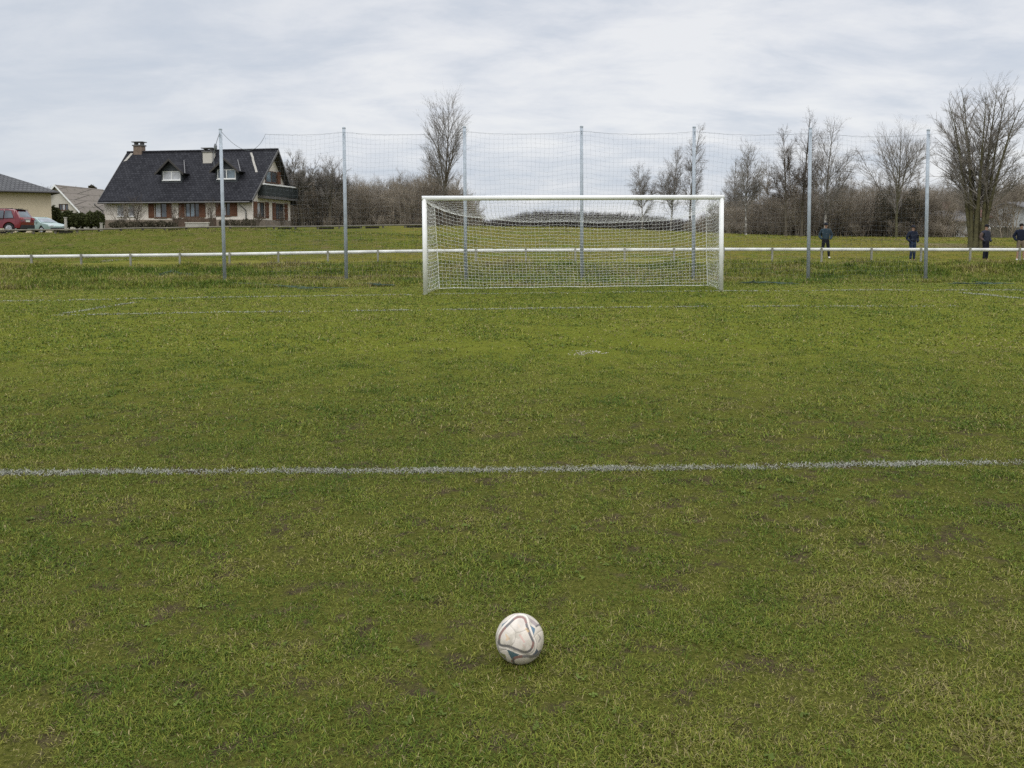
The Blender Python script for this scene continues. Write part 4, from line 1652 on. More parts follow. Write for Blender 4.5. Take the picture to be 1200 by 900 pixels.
# low pale garden wall below the fence
w0 = at(218, 266.5, 80.5)
wl = thing('garden_wall', 'low pale concrete wall before the brown board fence', 'wall', w0)
MB().box((1.05, 0, .12), (2.1, .3, .55)).build('wall', M['concrete'], wl, bevel=.02)
MB().box((1.05, 0, .435), (2.2, .38, .07)).build('coping', M['render_pale'], wl, bevel=.01)
for u, lab in ((77.3, 'grey stone gate post standing before the green hedge'), (119, 'short grey stone post beside the corner of the large house')):
    p = at(u, 270, 74)
    pz = T1(p[0], 74)
    top = zrow(255.5 if u < 100 else 262, 74)
    o = thing('gate_post', lab, 'post', (p[0], 74, pz))
    MB().box((0, 0, (top - pz) / 2 - .1), (.17, .17, top - pz + .2)).build('shaft', M['concrete'], o, bevel=.015)
    MB().box((0, 0, top - pz + .032), (.23, .23, .06)).build('cap', M['concrete'], o, bevel=.015)


# ------------------------------------------------------------------ cars
def car(name, label, prof, belt, roof_x, wheels, W, wr, paint, glass, loc, rz, tail=True, glass_side=()):
    """prof: side outline (x, z); above belt height the body leans inwards"""
    g = thing(name, label, 'car', loc, rz)
    ztop = max(z for x, z in prof)

    def hw(z):
        if z > belt:
            return W / 2 - (z - belt) / (ztop - belt) * .20
        return W / 2 - max(0, (.45 - z)) * .18

    # cut wheel arches into the outline's underside
    pts = list(prof)
    zb = min(z for x, z in prof)
    arch = []
    for wx in sorted(wheels, reverse=True):
        for k in range(9):
            t = k / 8 * math.pi
            arch.append((wx + (wr + .07) * math.cos(t), max(zb, wr + (wr + .07) * math.sin(t))))
    pts += arch
    bm = bmesh.new()
    A = [bm.verts.new((x, -hw(z), z)) for x, z in pts]
    B_ = [bm.verts.new((x, hw(z), z)) for x, z in pts]
    n = len(pts)
    for i in range(n):
        j = (i + 1) % n
        bm.faces.new((A[i], A[j], B_[j], B_[i]))
    fa = bm.faces.new(A)
    fb = bm.faces.new(list(reversed(B_)))
    bmesh.ops.triangulate(bm, faces=[fa, fb])
    bmesh.ops.recalc_face_normals(bm, faces=bm.faces)
    bmesh.ops.bevel(bm, geom=[e for e in bm.edges if len(e.link_faces) == 2 and e.calc_face_angle(0) > .7], offset=.045, segments=3, profile=.6, affect='EDGES')
    for f in bm.faces:
        f.smooth = True
    me = bpy.data.meshes.new('body')
    bm.to_mesh(me)
    bm.free()
    mobj('body', me, paint, g)
    # glass
    for sg in (-1, 1):
        for poly in glass_side:
            MB().prism([(x, sg * (hw(z) + .004), z) for x, z in poly], (0, sg * .006, 0)).build('side_window', glass, g)
    for wx in wheels:
        for sg in (-1, 1):
            y = sg * (W / 2 - .10)
            w = MB().lathe([(wr * .62, -.10), (wr * .93, -.105), (wr, -.06), (wr, .06), (wr * .93, .105), (wr * .62, .10)], (wx, y, wr), 'Y', 24).build('wheel', M['tyre'], g, smooth=True)
            rb = MB().lathe([(wr * .60, -.03), (wr * .64, .0), (wr * .60, .03)], (wx, y + sg * .085, wr), 'Y', 24)
            for k in range(5):
                an = k * 2 * math.pi / 5
                rb.box((wx + math.cos(an) * wr * .33, y + sg * .12, wr + math.sin(an) * wr * .33), (wr * .56, .02, .09), ry=-an)
            rb.build('rim', M['rim'], w)
    return g, hw


def red_car():
    Y = 62.0
    p = at(33, 272, Y)
    zg = T1(p[0], Y)
    prof = [(.10, .34), (.02, .55), (.0, .80), (.03, 1.0), (.10, 1.10), (.36, 1.58), (.50, 1.66), (1.2, 1.72), (2.3, 1.70), (2.75, 1.60), (3.45, 1.10), (4.3, .98), (4.55, .80), (4.6, .45), (4.5, .32)]
    gs = [[(.50, 1.08), (1.15, 1.06), (1.15, 1.60), (.72, 1.58)], [(1.22, 1.06), (2.2, 1.04), (2.2, 1.60), (1.22, 1.60)], [(2.28, 1.04), (3.25, 1.06), (2.68, 1.55), (2.28, 1.59)]]
    # local +x is forward; the tail (x = 0) points to the right and towards us
    g, hw = car('red_car', 'dark red estate car cut by the photo edge, parked before the beige bungalow', prof, 1.05, None, (.85, 3.7), 1.82, .35,
                M['car_red'], M['car_glass'], (p[0], Y, zg), R(181), glass_side=gs)
    n = Vector((-.48, 0, .26)).normalized() * .012
    rw = [(.125, -.70, 1.13), (.125, .70, 1.13), (.345, .60, 1.53), (.345, -.60, 1.53)]
    MB().prism([Vector(q) + n * .4 for q in rw], n).build('rear_window', M['car_glass_pale'], g)
    MB().box((.40, 0, 1.655), (.30, 1.25, .045)).build('spoiler', M['black_trim'], g, bevel=.01)
    for sg in (-1, 1):
        MB().box((.045, sg * .74, 1.0), (.16, .30, .17), ry=.25).build('tail_light', M['tail_red'], g, bevel=.02)
    MB().box((.03, 0, .45), (.14, 1.72, .26)).build('rear_bumper', M['black_trim'], g, bevel=.03)
    MB().box((.005, 0, .86), (.05, .55, .13)).build('number_plate', M['plate'], g)
    MB().box((.0, 0, .98), (.06, .7, .05)).build('tailgate_strip', M['rim'], g)
    for sg in (-1, 1):
        MB().box((3.1, sg * .98, 1.08), (.14, .2, .15)).build('mirror', M['car_red'], g, bevel=.03)
    MB().box((1.6, .62, 1.73), (1.9, .04, .04)).box((1.6, -.62, 1.73), (1.9, .04, .04)).build('roof_rail', M['black_trim'], g)


red_car()


def green_car():
    Y = 75.0
    p = at(44.5, 272, Y)
    zg = T1(p[0], Y) - .05
    prof = [(-1.9, .34), (-1.98, .6), (-1.9, .92), (-1.5, 1.0), (-1.0, 1.38), (-.4, 1.45), (.35, 1.42), (.7, 1.33), (1.45, .93), (2.3, .78), (2.5, .62), (2.52, .36), (2.4, .28)]
    gs = [[(-1.05, .97), (-.15, .95), (-.15, 1.34), (-.82, 1.33)], [(-.08, .95), (1.10, .95), (.55, 1.30), (-.08, 1.36)]]
    g, hw = car('green_car', 'pale green car with its bonnet to the right, parked behind the red car', prof, .92, None, (-1.25, 1.55), 1.70, .31, M['car_green'], M['car_glass_pale'],
                (p[0], Y, zg), R(-24), glass_side=gs)
    n = Vector((.42, 0, .75)).normalized() * .012
    MB().prism([Vector(q) + n * .5 for q in [(1.36, -.70, .985), (1.36, .70, .985), (.76, .58, 1.305), (.76, -.58, 1.305)]], n).build('windscreen', M['car_glass_pale'], g)
    n = Vector((-.4, 0, .5)).normalized() * .012
    MB().prism([Vector(q) + n * .5 for q in [(-1.45, -.66, 1.05), (-1.45, .66, 1.05), (-1.05, .58, 1.345), (-1.05, -.58, 1.345)]], n).build('rear_window', M['car_glass'], g)
    for sg in (-1, 1):
        MB().box((2.40, sg * .62, .66), (.22, .34, .14), ry=.2).build('headlight', M['head_clear'], g, bevel=.03)
        MB().box((.95, sg * .92, .98), (.13, .2, .13)).build('mirror', M['car_green'], g, bevel=.03)
    MB().box((2.50, 0, .42), (.10, 1.5, .16)).build('front_bumper', M['black_trim'], g, bevel=.03)


green_car()


# ------------------------------------------------------------------ people
def skin_mesh(name, verts, edges, radii, m, parent, sub=2, extra=None):
    me = bpy.data.meshes.new(name + '_cage')
    me.from_pydata(verts, edges, [])
    o = bpy.data.objects.new(name, me)
    link(o)
    sk = o.modifiers.new('Skin', 'SKIN')
    sk.use_smooth_shade = True
    sb = o.modifiers.new('Sub', 'SUBSURF')
    sb.levels = sb.render_levels = sub
    lay = me.skin_vertices[0].data
    for i, r in enumerate(radii):
        lay[i].radius = r if isinstance(r, tuple) else (r, r)
        lay[i].use_root = (i == 0)
    bpy.context.view_layer.update()
    dg = bpy.context.evaluated_depsgraph_get()
    new = bpy.data.meshes.new_from_object(o.evaluated_get(dg))
    new.name = name
    bpy.data.objects.remove(o)
    bpy.data.meshes.remove(me)
    if extra is not None:
        bm = bmesh.new()
        bm.from_mesh(new)
        extra(bm)
        bm.to_mesh(new)
        bm.free()
    for p in new.polygons:
        p.use_smooth = True
    new.materials.clear()
    return mobj(name, new, m, parent)


def person(label, loc, rz, H, jacket, legs, shoe, stance=.13, shorts=False, cap='cloth_black', sleeve=None, lean=0.0, turn=0.0):
    k = H / 1.74
    g = thing('person', label, 'person', loc, rz, 'people watching from behind the rail')
    S = lambda *p: tuple(c * k for c in p)
    V, E, Rr = [], [], []

    def add(p, r, par=None):
        V.append(S(*p))
        Rr.append(r * k if not isinstance(r, tuple) else (r[0] * k, r[1] * k))
        if par is not None:
            E.append((par, len(V) - 1))
        return len(V) - 1
    pel = add((0, 0, .94), (.15, .11))
    sp = add((0, .01, 1.12), (.135, .10), pel)
    ch = add((0, .015, 1.32), (.165, .115), sp)
    nb = add((0, .01, 1.455), (.06, .06), ch)
    nk = add((0, -.005, 1.52), (.052, .055), nb)
    hd = add((0, -.02, 1.60), (.072, .085), nk)
    ht = add((0, -.012, 1.70), (.062, .075), hd)
    arms = {}
    for sg in (-1, 1):
        s0 = add((sg * .185, .015, 1.405), .062, ch)
        el = add((sg * .285, .06, 1.14), .045, s0)
        wr = add((sg * .222, -.06, .985), .030, el)
        hn = add((sg * .185, -.095, .95), .026, wr)
        arms[sg] = [(.185, .015, 1.405), (.285, .06, 1.14), (.215, -.07, .985)]
        hp = add((sg * .085, 0, .88), .088, pel)
        kn = add((sg * (stance * .8), -.02, .49), .057, hp)
        an = add((sg * stance, .02, .10), .036, kn)
        to = add((sg * (stance + .02), -.07, .05), .022, an)

    def face(bm):
        # nose, brow, chin and ears pulled out of the head
        c = Vector(S(0, -.02, 1.62))
        for v in bm.verts:
            d = v.co - c
            if v.co.z > 1.50 * k:
                if d.y < -.05 * k and abs(d.x) < .018 * k and -.03 * k < d.z < .02 * k:
                    v.co.y -= .022 * k
                if abs(d.x) > .06 * k and abs(d.z) < .03 * k and abs(d.y) < .03 * k:
                    v.co.x += math.copysign(.014 * k, d.x)
    skin_mesh('person', V, E, Rr, M['skin'], g, 2, face)
    for sg in (-1, 1):
        MB().lathe([(.001, -.006), (.009, -.004), (.011, 0), (.009, .004), (.001, .006)], S(sg * .03, -.098, 1.635), 'Y', 10).build('eye', M['hair_dark'], g, smooth=True)
    # jacket with hands pushed into its side pockets
    V, E, Rr = [], [], []
    a = add((0, .005, .865), (.19, .155))
    b = add((0, .01, 1.10), (.18, .14), a)
    c = add((0, .015, 1.31), (.20, .145), b)
    d = add((0, .01, 1.45), (.10, .095), c)
    e = add((0, .0, 1.515), (.078, .08), d)
    for sg in (-1, 1):
        s0 = add((sg * .19, .015, 1.395), .088, c)
        el = add((sg * .30, .065, 1.13), .070, s0)
        wr = add((sg * .225, -.075, .985), .060, el)
        pk = add((sg * .175, -.11, .95), .058, wr)
    skin_mesh('jacket', V, E, Rr, M[jacket], g, 2)
    if sleeve:
        V, E, Rr = [], [], []
        s0 = add((-.20, .017, 1.40), .094)
        el = add((-.303, .067, 1.13), .077, s0)
        wr = add((-.228, -.077, .985), .066, el)
        so = skin_mesh('sleeve', V, E, Rr, M[sleeve], g, 2)
        so['label'] = 'brownish grey sleeve'
    V, E, Rr = [], [], []
    pz = add((0, .0, .96), (.155, .12))
    top_ = add((0, .005, 1.06), (.15, .115), pz)
    for sg in (-1, 1):
        hp = add((sg * .088, 0, .85), .105, pz)
        kn = add((sg * (stance * .8), -.02, .52 if shorts else .49), .085 if shorts else .074, hp)
        if not shorts:
            add((sg * stance, .012, .09), .060, kn)
    skin_mesh('shorts' if shorts else 'trousers', V, E, Rr, M[legs], g, 2)
    for sg in (-1, 1):
        V, E, Rr = [], [], []
        h0 = add((sg * stance, .045, .055), (.046, .05))
        m0 = add((sg * (stance + .015), -.05, .05), (.045, .042), h0)
        t0 = add((sg * (stance + .035), -.15, .04), (.040, .030), m0)
        skin_mesh('shoe', V, E, Rr, M[shoe], g, 1)
    if cap:
        prof = [(.094, 0), (.098, .03), (.09, .07), (.06, .105), (.02, .118)]
        cb = MB().lathe([(r_ * k, h_ * k) for r_, h_ in prof], S(0, -.014, 1.665), n=18)
        cb.prism([S(.075, -.09, 1.67), S(.05, -.17, 1.66), S(-.05, -.17, 1.66), S(-.075, -.09, 1.67)], (0, 0, .012))
        cb.build('cap', M[cap], g, smooth=True)
    else:
        MB().lathe([(r_ * k, h_ * k) for r_, h_ in [(.088, -.03), (.094, .01), (.092, .05), (.07, .09), (.02, .112)]], S(0, .004, 1.66), n=18).build('hair', M['hair_dark'], g, smooth=True)
    return g


def stand(u, row, Y=44.5):
    p = ground_at(u, row, 39.5, 60)
    p = at(u, row, Y)
    return (p[0], Y, T1(p[0], Y))


PPL = [(967, 304.5, 1.79, dict(jacket='cloth_teal', legs='cloth_black', shoe='shoe_white', stance=.17, cap='cloth_ink'), 'person in dark teal jacket and black trousers, beside the net pole, hands in pockets', -.22),
       (1069, 305, 1.81, dict(jacket='cloth_navy', legs='cloth_jeans', shoe='shoe_dark', stance=.10, cap='cloth_ink'), 'person in black jacket and dark blue jeans, standing behind the rail post', .18),
       (1154.5, 305.5, 1.84, dict(jacket='cloth_grey_navy', legs='cloth_ink', shoe='shoe_dark', stance=.10, cap='cloth_black', sleeve='cloth_rust'), 'person in slate padded jacket before the trunk of the big bare tree', .38),
       (1195.5, 306, 1.87, dict(jacket='cloth_navy', legs='cloth_khaki', shoe='shoe_white', stance=.14, shorts=True, cap=None), 'person in navy jacket and khaki shorts with white shoes', -.30)]
for u, row, H, kw, lab, rz in PPL:
    person(lab, stand(u, row), rz, H, **kw)


# ------------------------------------------------------------------ bare trees
def grow(seed, roots, levels):
    """roots: list of (p, d, L, r); levels: dict per level. Returns list of (P, R) per level."""
    rng = np.random.default_rng(seed)
    P0 = np.array([r[0] for r in roots], float)
    D = np.array([r[1] for r in roots], float)
    D /= np.linalg.norm(D, axis=1, keepdims=True)
    L = np.array([r[2] for r in roots], float)
    Rd = np.array([r[3] for r in roots], float)
    out = []
    for lv in levels:
        n, k = len(P0), lv['seg']
        P = np.empty((n, k + 1, 3))
        P[:, 0] = P0
        Dd = np.empty((n, k + 1, 3))
        Dd[:, 0] = D
        d = D.copy()
        for s in range(k):
            if 'bend' in lv:
                d = d + lv['bend'] * (1.0 if s > k * .15 else 0.2)
            d = d + rng.normal(0, lv['curve'], (n, 3)) + np.array([0, 0, lv['up']]) * (1 if not callable(lv['up']) else 1)
            d /= np.linalg.norm(d, axis=1, keepdims=True)
            P[:, s + 1] = P[:, s] + d * (L / k)[:, None]
            Dd[:, s + 1] = d
        tt = np.linspace(0, 1, k + 1)
        Rr = Rd[:, None] * (1 - tt[None] * (1 - lv.get('tip', .25)))
        if 'flare' in lv:
            Rr[:, 0] *= lv['flare']
        out.append((P, Rr, lv['sides']))
        if 'kids' not in lv:
            break
        nk = np.maximum(1, rng.poisson(lv['kids'] * np.clip(L / L.mean(), .4, 2.0)))
        idx = np.repeat(np.arange(n), nk)
        m = len(idx)
        t = lv['start'] + (1 - lv['start']) * rng.uniform(0, 1, m) ** lv.get('bias', 1.0)
        f = t * k
        i = np.minimum(f.astype(int), k - 1)
        w = (f - i)[:, None]
        P0 = P[idx, i] * (1 - w) + P[idx, i + 1] * w
        dd = Dd[idx, i + 1]
        a = np.radians(rng.uniform(*lv['ang'], m))
        rv = rng.normal(0, 1, (m, 3))
        pr = rv - (rv * dd).sum(1, keepdims=True) * dd
        pr /= np.linalg.norm(pr, axis=1, keepdims=True)
        D = dd * np.cos(a)[:, None] + pr * np.sin(a)[:, None]
        sh = np.clip(1 - lv['fall'] * (t - lv['start']) / (1 - lv['start'] + 1e-6), .12, 1)
        if 'rise' in lv:
            sh = sh * np.clip(.35 + (t - lv['start']) / lv['rise'], 0, 1)
        L = L[idx] * lv['ratio'] * sh * rng.uniform(.65, 1.25, m)
        rr = Rd[idx] * (1 - t * (1 - lv.get('tip', .25)))
        Rd = np.minimum(rr * .75, np.maximum(lv['kr'] * (L / np.median(L)), lv.get('rmin', .006)))
    return out


def tree_meshes(levels_out, split):
    a = [tubes_np(*x) for x in levels_out[:split]]
    b = [tubes_np(*x) for x in levels_out[split:]]
    return cat_mesh(a), cat_mesh(b)


def tree(name, label, u, row, top, Y, kind, width, seed, bark, twig, group=None, lean=0.0):
    """a bare tree standing where its foot shows at pixel (u, row); top = pixel row of its tip"""
    x = at(u, row, Y)[0]
    zg = T1(x, Y)
    Hh = zrow(top, Y) - zg
    W = width / FPX * Y
    o = thing(name, label, 'tree', (x, Y, zg), 0, group)
    r = np.random.default_rng(seed)
    z = np.array([0, 0, -.25])
    if kind == 'birch':
        tr = Hh * .011 + .02
        roots = [(z, (lean, 0, 1), Hh * 1.0, tr)]
        lv = [dict(seg=14, curve=.025, up=.03, kids=56, start=.18, bias=1.0, ang=(28, 50), ratio=W / Hh * .72, fall=.72, rise=.12, sides=7, kr=.022, tip=.10, flare=1.4),
              dict(seg=5, curve=.06, up=.09, kids=11, start=.12, ang=(22, 52), ratio=.42, fall=.5, sides=4, kr=.009, tip=.3, rmin=.008),
              dict(seg=4, curve=.09, up=-.03, kids=6, start=.1, ang=(20, 55), ratio=.5, fall=.4, sides=3, kr=.0065, tip=.5, rmin=.0065),
              dict(seg=2, curve=.15, up=-.14, sides=3, tip=.7)]
        sp = 1
    elif kind == 'vase':
        roots, bend = [], []
        ns = 9
        for k in range(ns):
            an = 2 * math.pi * k / ns + r.uniform(-.3, .3)
            tl = (.05, .26, .12, .34, .20, .08, .30, .16, .38)[k]
            bend.append((math.cos(an) * tl * .066, math.sin(an) * tl * .066, 0))
            roots.append((z + np.array([math.cos(an) * .34, math.sin(an) * .28, 0]), (math.cos(an) * tl * .40, math.sin(an) * tl * .40, 1), Hh * (1.0 - tl * .25) * r.uniform(.96, 1.02), Hh * .0135))
        lv = [dict(bend=np.array(bend), seg=12, curve=.022, up=.0, kids=27, start=.22, ang=(26, 58), ratio=W / Hh * .50, fall=.70, rise=.12, sides=8, kr=.028, tip=.05, flare=1.5),
              dict(seg=6, curve=.045, up=.045, kids=8, start=.2, ang=(18, 42), ratio=.42, fall=.4, sides=4, kr=.0085, tip=.25, rmin=.007),
              dict(seg=3, curve=.06, up=.03, kids=5, start=.12, ang=(18, 45), ratio=.5, fall=.4, sides=3, kr=.0065, tip=.45, rmin=.0055),
              dict(seg=2, curve=.08, up=.02, sides=3, tip=.7)]
        sp = 1
    elif kind == 'spray':       # slender upright crown of a few steep stems
        roots = [(z, (lean, 0, 1), Hh * .98, Hh * .011 + .03)]
        for k in range(3):
            an = r.uniform(0, 6.28)
            roots.append((z + np.array([0, 0, Hh * .30 + k * .3]), (math.cos(an) * .22, math.sin(an) * .22, 1), Hh * r.uniform(.5, .64), Hh * .007))
        lv = [dict(seg=12, curve=.02, up=.02, kids=24, start=.22, ang=(20, 48), ratio=W / Hh * .80, fall=.5, rise=.15, sides=7, kr=.026, tip=.06, flare=1.3),
              dict(seg=6, curve=.045, up=.07, kids=7, start=.15, ang=(16, 42), ratio=.45, fall=.4, sides=4, kr=.012, tip=.25, rmin=.008),
              dict(seg=3, curve=.06, up=.04, kids=4, start=.12, ang=(18, 45), ratio=.55, fall=.4, sides=3, kr=.0065, tip=.45, rmin=.006),
              dict(seg=2, curve=.08, up=.02, sides=3, tip=.7)]
        sp = 1
    else:                       # round-headed
        roots = [(z, (lean, 0, 1), Hh * .86, Hh * .018 + .03)]
        for k in range(4):
            an = 2 * math.pi * k / 4 + r.uniform(-.5, .5)
            roots.append((z + np.array([0, 0, Hh * r.uniform(.28, .42)]), (math.cos(an) * .55, math.sin(an) * .55, 1), Hh * r.uniform(.42, .58), Hh * .010))
        lv = [dict(seg=10, curve=.04, up=.03, kids=20, start=.30, ang=(24, 56), ratio=W / Hh * .52, fall=.5, sides=7, kr=.034, tip=.08, flare=1.3),
              dict(seg=6, curve=.07, up=.06, kids=10, start=.15, ang=(20, 52), ratio=.46, fall=.35, sides=4, kr=.014, tip=.25, rmin=.009),
              dict(seg=4, curve=.09, up=.05, kids=6, start=.12, ang=(20, 52), ratio=.5, fall=.35, sides=3, kr=.008, tip=.4, rmin=.007),
              dict(seg=2, curve=.10, up=.03, sides=3, tip=.7)]
        sp = 1
    (tv, tq), (cv, cq) = tree_meshes(grow(seed, roots, lv), sp)
    mobj('trunk', np_mesh('trunk', tv, tq, smooth=True), M[bark], o)
    mobj('crown', np_mesh('crown', cv, cq), M[twig], o)
    return o


GT = 'bare trees around the field'
tree('bare_tree', 'very big bare tree with many stems rising from one mossy base behind the rail', 1144, 290, 90, 60, 'vase', 138, 3, 'bark_moss', 'twig_grey', GT)
tree('bare_tree', 'tall slender bare tree rising above the wood left of the goal', 521, 262, 122, 96, 'spray', 70, 4, 'bark', 'twig_grey', GT)
tree('bare_tree', 'round bare tree beside the balcony gable of the large house', 354, 262, 166, 94, 'round', 56, 5, 'bark', 'twig_grey', GT)
tree('bare_tree', 'crooked bare tree between the large house and the second net pole', 387, 262, 176, 94.5, 'round', 66, 16, 'bark', 'twig_grey', GT)
tree('bare_tree', 'bare tree with two upright stems behind the man in jeans', 1050, 278, 163, 92, 'spray', 84, 27, 'bark_moss', 'twig_grey', GT)
GB = 'bare birches beyond the goal'
tree('birch', 'short thin birch above the crossbar, leftmost of the birches', 753, 268, 194, 112, 'birch', 48, 31, 'bark_birch', 'twig_grey', GB)
tree('birch', 'middle sized birch above the crossbar, left of the pole at the right post', 786, 269, 173, 110, 'birch', 52, 32, 'bark_birch', 'twig_grey', GB)
tree('birch', 'tall narrow birch standing right behind the pole at the right post', 808, 270, 146, 112, 'birch', 48, 33, 'bark_birch', 'twig_grey', GB)
tree('birch', 'small faint birch just right of the goal frame', 860, 274, 188, 108, 'birch', 42, 34, 'bark_birch', 'twig_grey', GB)
tree('birch', 'birch with white trunk foot standing alone right of the goal', 874, 275, 166, 90, 'birch', 60, 35, 'bark_birch', 'twig_grey', GB, .02)
tree('birch', 'dense dark birch left of the pole by the man in teal', 921, 276, 150, 92, 'birch', 58, 36, 'bark', 'twig', GB)
tree('birch', 'tallest dense birch touching the pole by the man in teal', 939, 276, 132, 93, 'birch', 56, 37, 'bark', 'twig', GB)
tree('birch', 'broad birch with drooping crown above the man in teal', 966, 278, 138, 94, 'birch', 82, 38, 'bark_birch', 'twig_grey', GB)
GF = 'bare treetops behind the cottage'
tree('bare_tree', 'small bare treetop above the roof edge of the beige bungalow', 54, 268, 211, 165, 'round', 26, 41, 'bark', 'twig_grey', GF)
tree('bare_tree', 'small bare treetop above the ridge of the cream cottage', 86, 268, 213, 165, 'round', 24, 42, 'bark', 'twig_grey', GF)


# twiggy shrubs in front of the house
def shrub(label, u, row, top, Y, wpx, seed, dens=1.0, group='bare garden shrubs before the house'):
    x = at(u, row, Y)[0]
    zg = T1(x, Y)
    Hh, W = zrow(top, Y) - zg, wpx / FPX * Y
    o = thing('bare_shrub', label, 'shrub', (x, Y, zg), 0, group)
    r = np.random.default_rng(seed)
    roots = []
    for k in range(7):
        an = r.uniform(0, 6.28)
        tl = r.uniform(.05, W / Hh * .5)
        roots.append((np.array([math.cos(an) * .1, math.sin(an) * .1, -.2]), (math.cos(an) * tl, math.sin(an) * tl, 1), Hh * r.uniform(.75, 1.1), .03))
    lv = [dict(seg=6, curve=.08, up=.03, kids=9 * dens, start=.3, ang=(18, 50), ratio=.42, fall=.3, sides=4, kr=.012, tip=.3),
          dict(seg=4, curve=.12, up=.06, kids=5, start=.2, ang=(20, 50), ratio=.5, fall=.3, sides=3, kr=.008, tip=.4, rmin=.006),
          dict(seg=3, curve=.15, up=.03, sides=3, tip=.6)]
    (a, b), (c, d) = tree_meshes(grow(seed, roots, lv), 1)
    mobj('stems', np_mesh('stems', a, b), M['bark'], o)
    mobj('twigs', np_mesh('twigs', c, d), M['twig'], o)


shrub('bare shrub before the two small pale windows, nearer the house corner', 142.5, 264, 236, 80, 20, 51)
shrub('wide bare shrub before the two small pale windows, farther from the corner', 158, 264, 234, 80, 24, 52)
shrub('bare shrub between the first two shuttered windows', 206, 264, 240, 81, 12, 53)
shrub('bare shrub beside the downpipe between shuttered windows', 248, 264, 238, 81, 14, 54)
shrub('low bare shrub below the balcony corner', 301, 264, 246, 81, 22, 55)
shrub('low bare shrub at the gable end of the large house', 330, 264, 248, 86, 20, 56)


# leafy hedge and low evergreen planting
def leaf_mass(name, label, boxes, m, leaf, dens, seed, cat='hedge', kind=None, stems=True):
    """boxes: ellipsoid lobes (cx, cy, cz, rx, ry, rz)"""
    r = np.random.default_rng(seed)
    base = np.array([boxes[0][0], boxes[0][1], T1(boxes[0][0], boxes[0][1])])
    pts, nrm = [], []
    for (cx, cy, cz, rx, ry, rz) in boxes:
        n = int(dens * (rx * ry + ry * rz + rx * rz))
        d = r.normal(0, 1, (n, 3))
        d /= np.linalg.norm(d, axis=1, keepdims=True)
        rad = r.uniform(.45, 1.0, (n, 1)) ** .5 * (.82 + .35 * r.uniform(0, 1, (n, 1)) * (vnoise(d[:, 0] * 3 + cx, d[:, 2] * 3 + d[:, 1] * 2, 1, seed)[:, None]))
        pts.append(np.array([cx, cy, cz]) + d * rad * np.array([rx, ry, rz]))
        nrm.append(d)
    Pq = np.concatenate(pts) - base
    nn = len(Pq)
    a = r.normal(0, 1, (nn, 3))
    a /= np.linalg.norm(a, axis=1, keepdims=True)
    b = np.cross(a, r.normal(0, 1, (nn, 3)))
    b /= np.linalg.norm(b, axis=1, keepdims=True)
    s = leaf * r.uniform(.6, 1.3, (nn, 1))
    V = np.stack([Pq - a * s, Pq + b * s * .45, Pq + a * s, Pq - b * s * .45], 1).reshape(-1, 3)
    Q = np.arange(nn * 4).reshape(-1, 4)
    o = thing(name, label, cat, base)
    mobj('foliage', np_mesh('foliage', V, Q), m, o)
    if stems:
        sb = MB()
        for (cx, cy, cz, rx, ry, rz) in boxes:
            p = Vector((cx, cy, cz)) - Vector(base)
            for k in range(4):
                sb.tube([(p.x + r.uniform(-.3, .3) * rx, p.y, -.1), (p.x + r.uniform(-.6, .6) * rx, p.y + r.uniform(-.4, .4) * ry, p.z + rz * .5)], [.05, .02], 5)
        sb.build('stems', M['bark'], o)
    if kind:
        o['kind'] = kind
    return o


def lobes(u0, u1, Y, rowtop, rowbot, n, seed, depth=1.0, jitter=1.5):
    r = random.Random(seed)
    out = []
    for k in range(n):
        u = u0 + (u1 - u0) * (k + .5) / n
        t, b_ = rowtop + r.uniform(-jitter, jitter), rowbot
        top, bot = zrow(t, Y), zrow(b_, Y)
        x = at(u, rowbot, Y)[0]
        out.append((x, Y + r.uniform(-.3, .3), (top + bot) / 2, abs(u1 - u0) / n / FPX * Y * .75, depth, (top - bot) / 2))
    return out


leaf_mass('hedge', 'dark green clipped hedge between the green car and the large house', lobes(46, 118, 84, 247, 268, 9, 1, 1.1, 2.5) + [(at(62, 268, 84)[0], 84, zrow(252, 84), .9, 1, 1.0)], M['hedge_leaf'], .10, 900, 61)
leaf_mass('low_bush', 'low olive bush under the small pale windows of the large house', lobes(128, 205, 82, 258, 268, 8, 2, .6, 1.5), M['ivy_leaf'], .08, 500, 62, 'bush')
leaf_mass('low_bush', 'low olive bush along the wall below the rightmost front window', lobes(258, 300, 83, 257, 268, 5, 3, .6, 1.5), M['ivy_leaf'], .08, 450, 63, 'bush')
leaf_mass('ivy_tree', 'dark ivy covered tree at the foot of the two stemmed bare tree', lobes(1026, 1082, 98, 222, 276, 9, 4, 1.3, 14), M['ivy_leaf'], .10, 120, 64, 'tree')
leaf_mass('evergreen', 'dark evergreen above the roof of the cream cottage', [(at(109, 268, 150)[0], 150, zrow(221, 150), .6, .6, .7), (at(110, 268, 150)[0], 150, zrow(226, 150), 1.0, .9, 1.3)], M['ivy_leaf'], .16, 500, 65, 'tree')


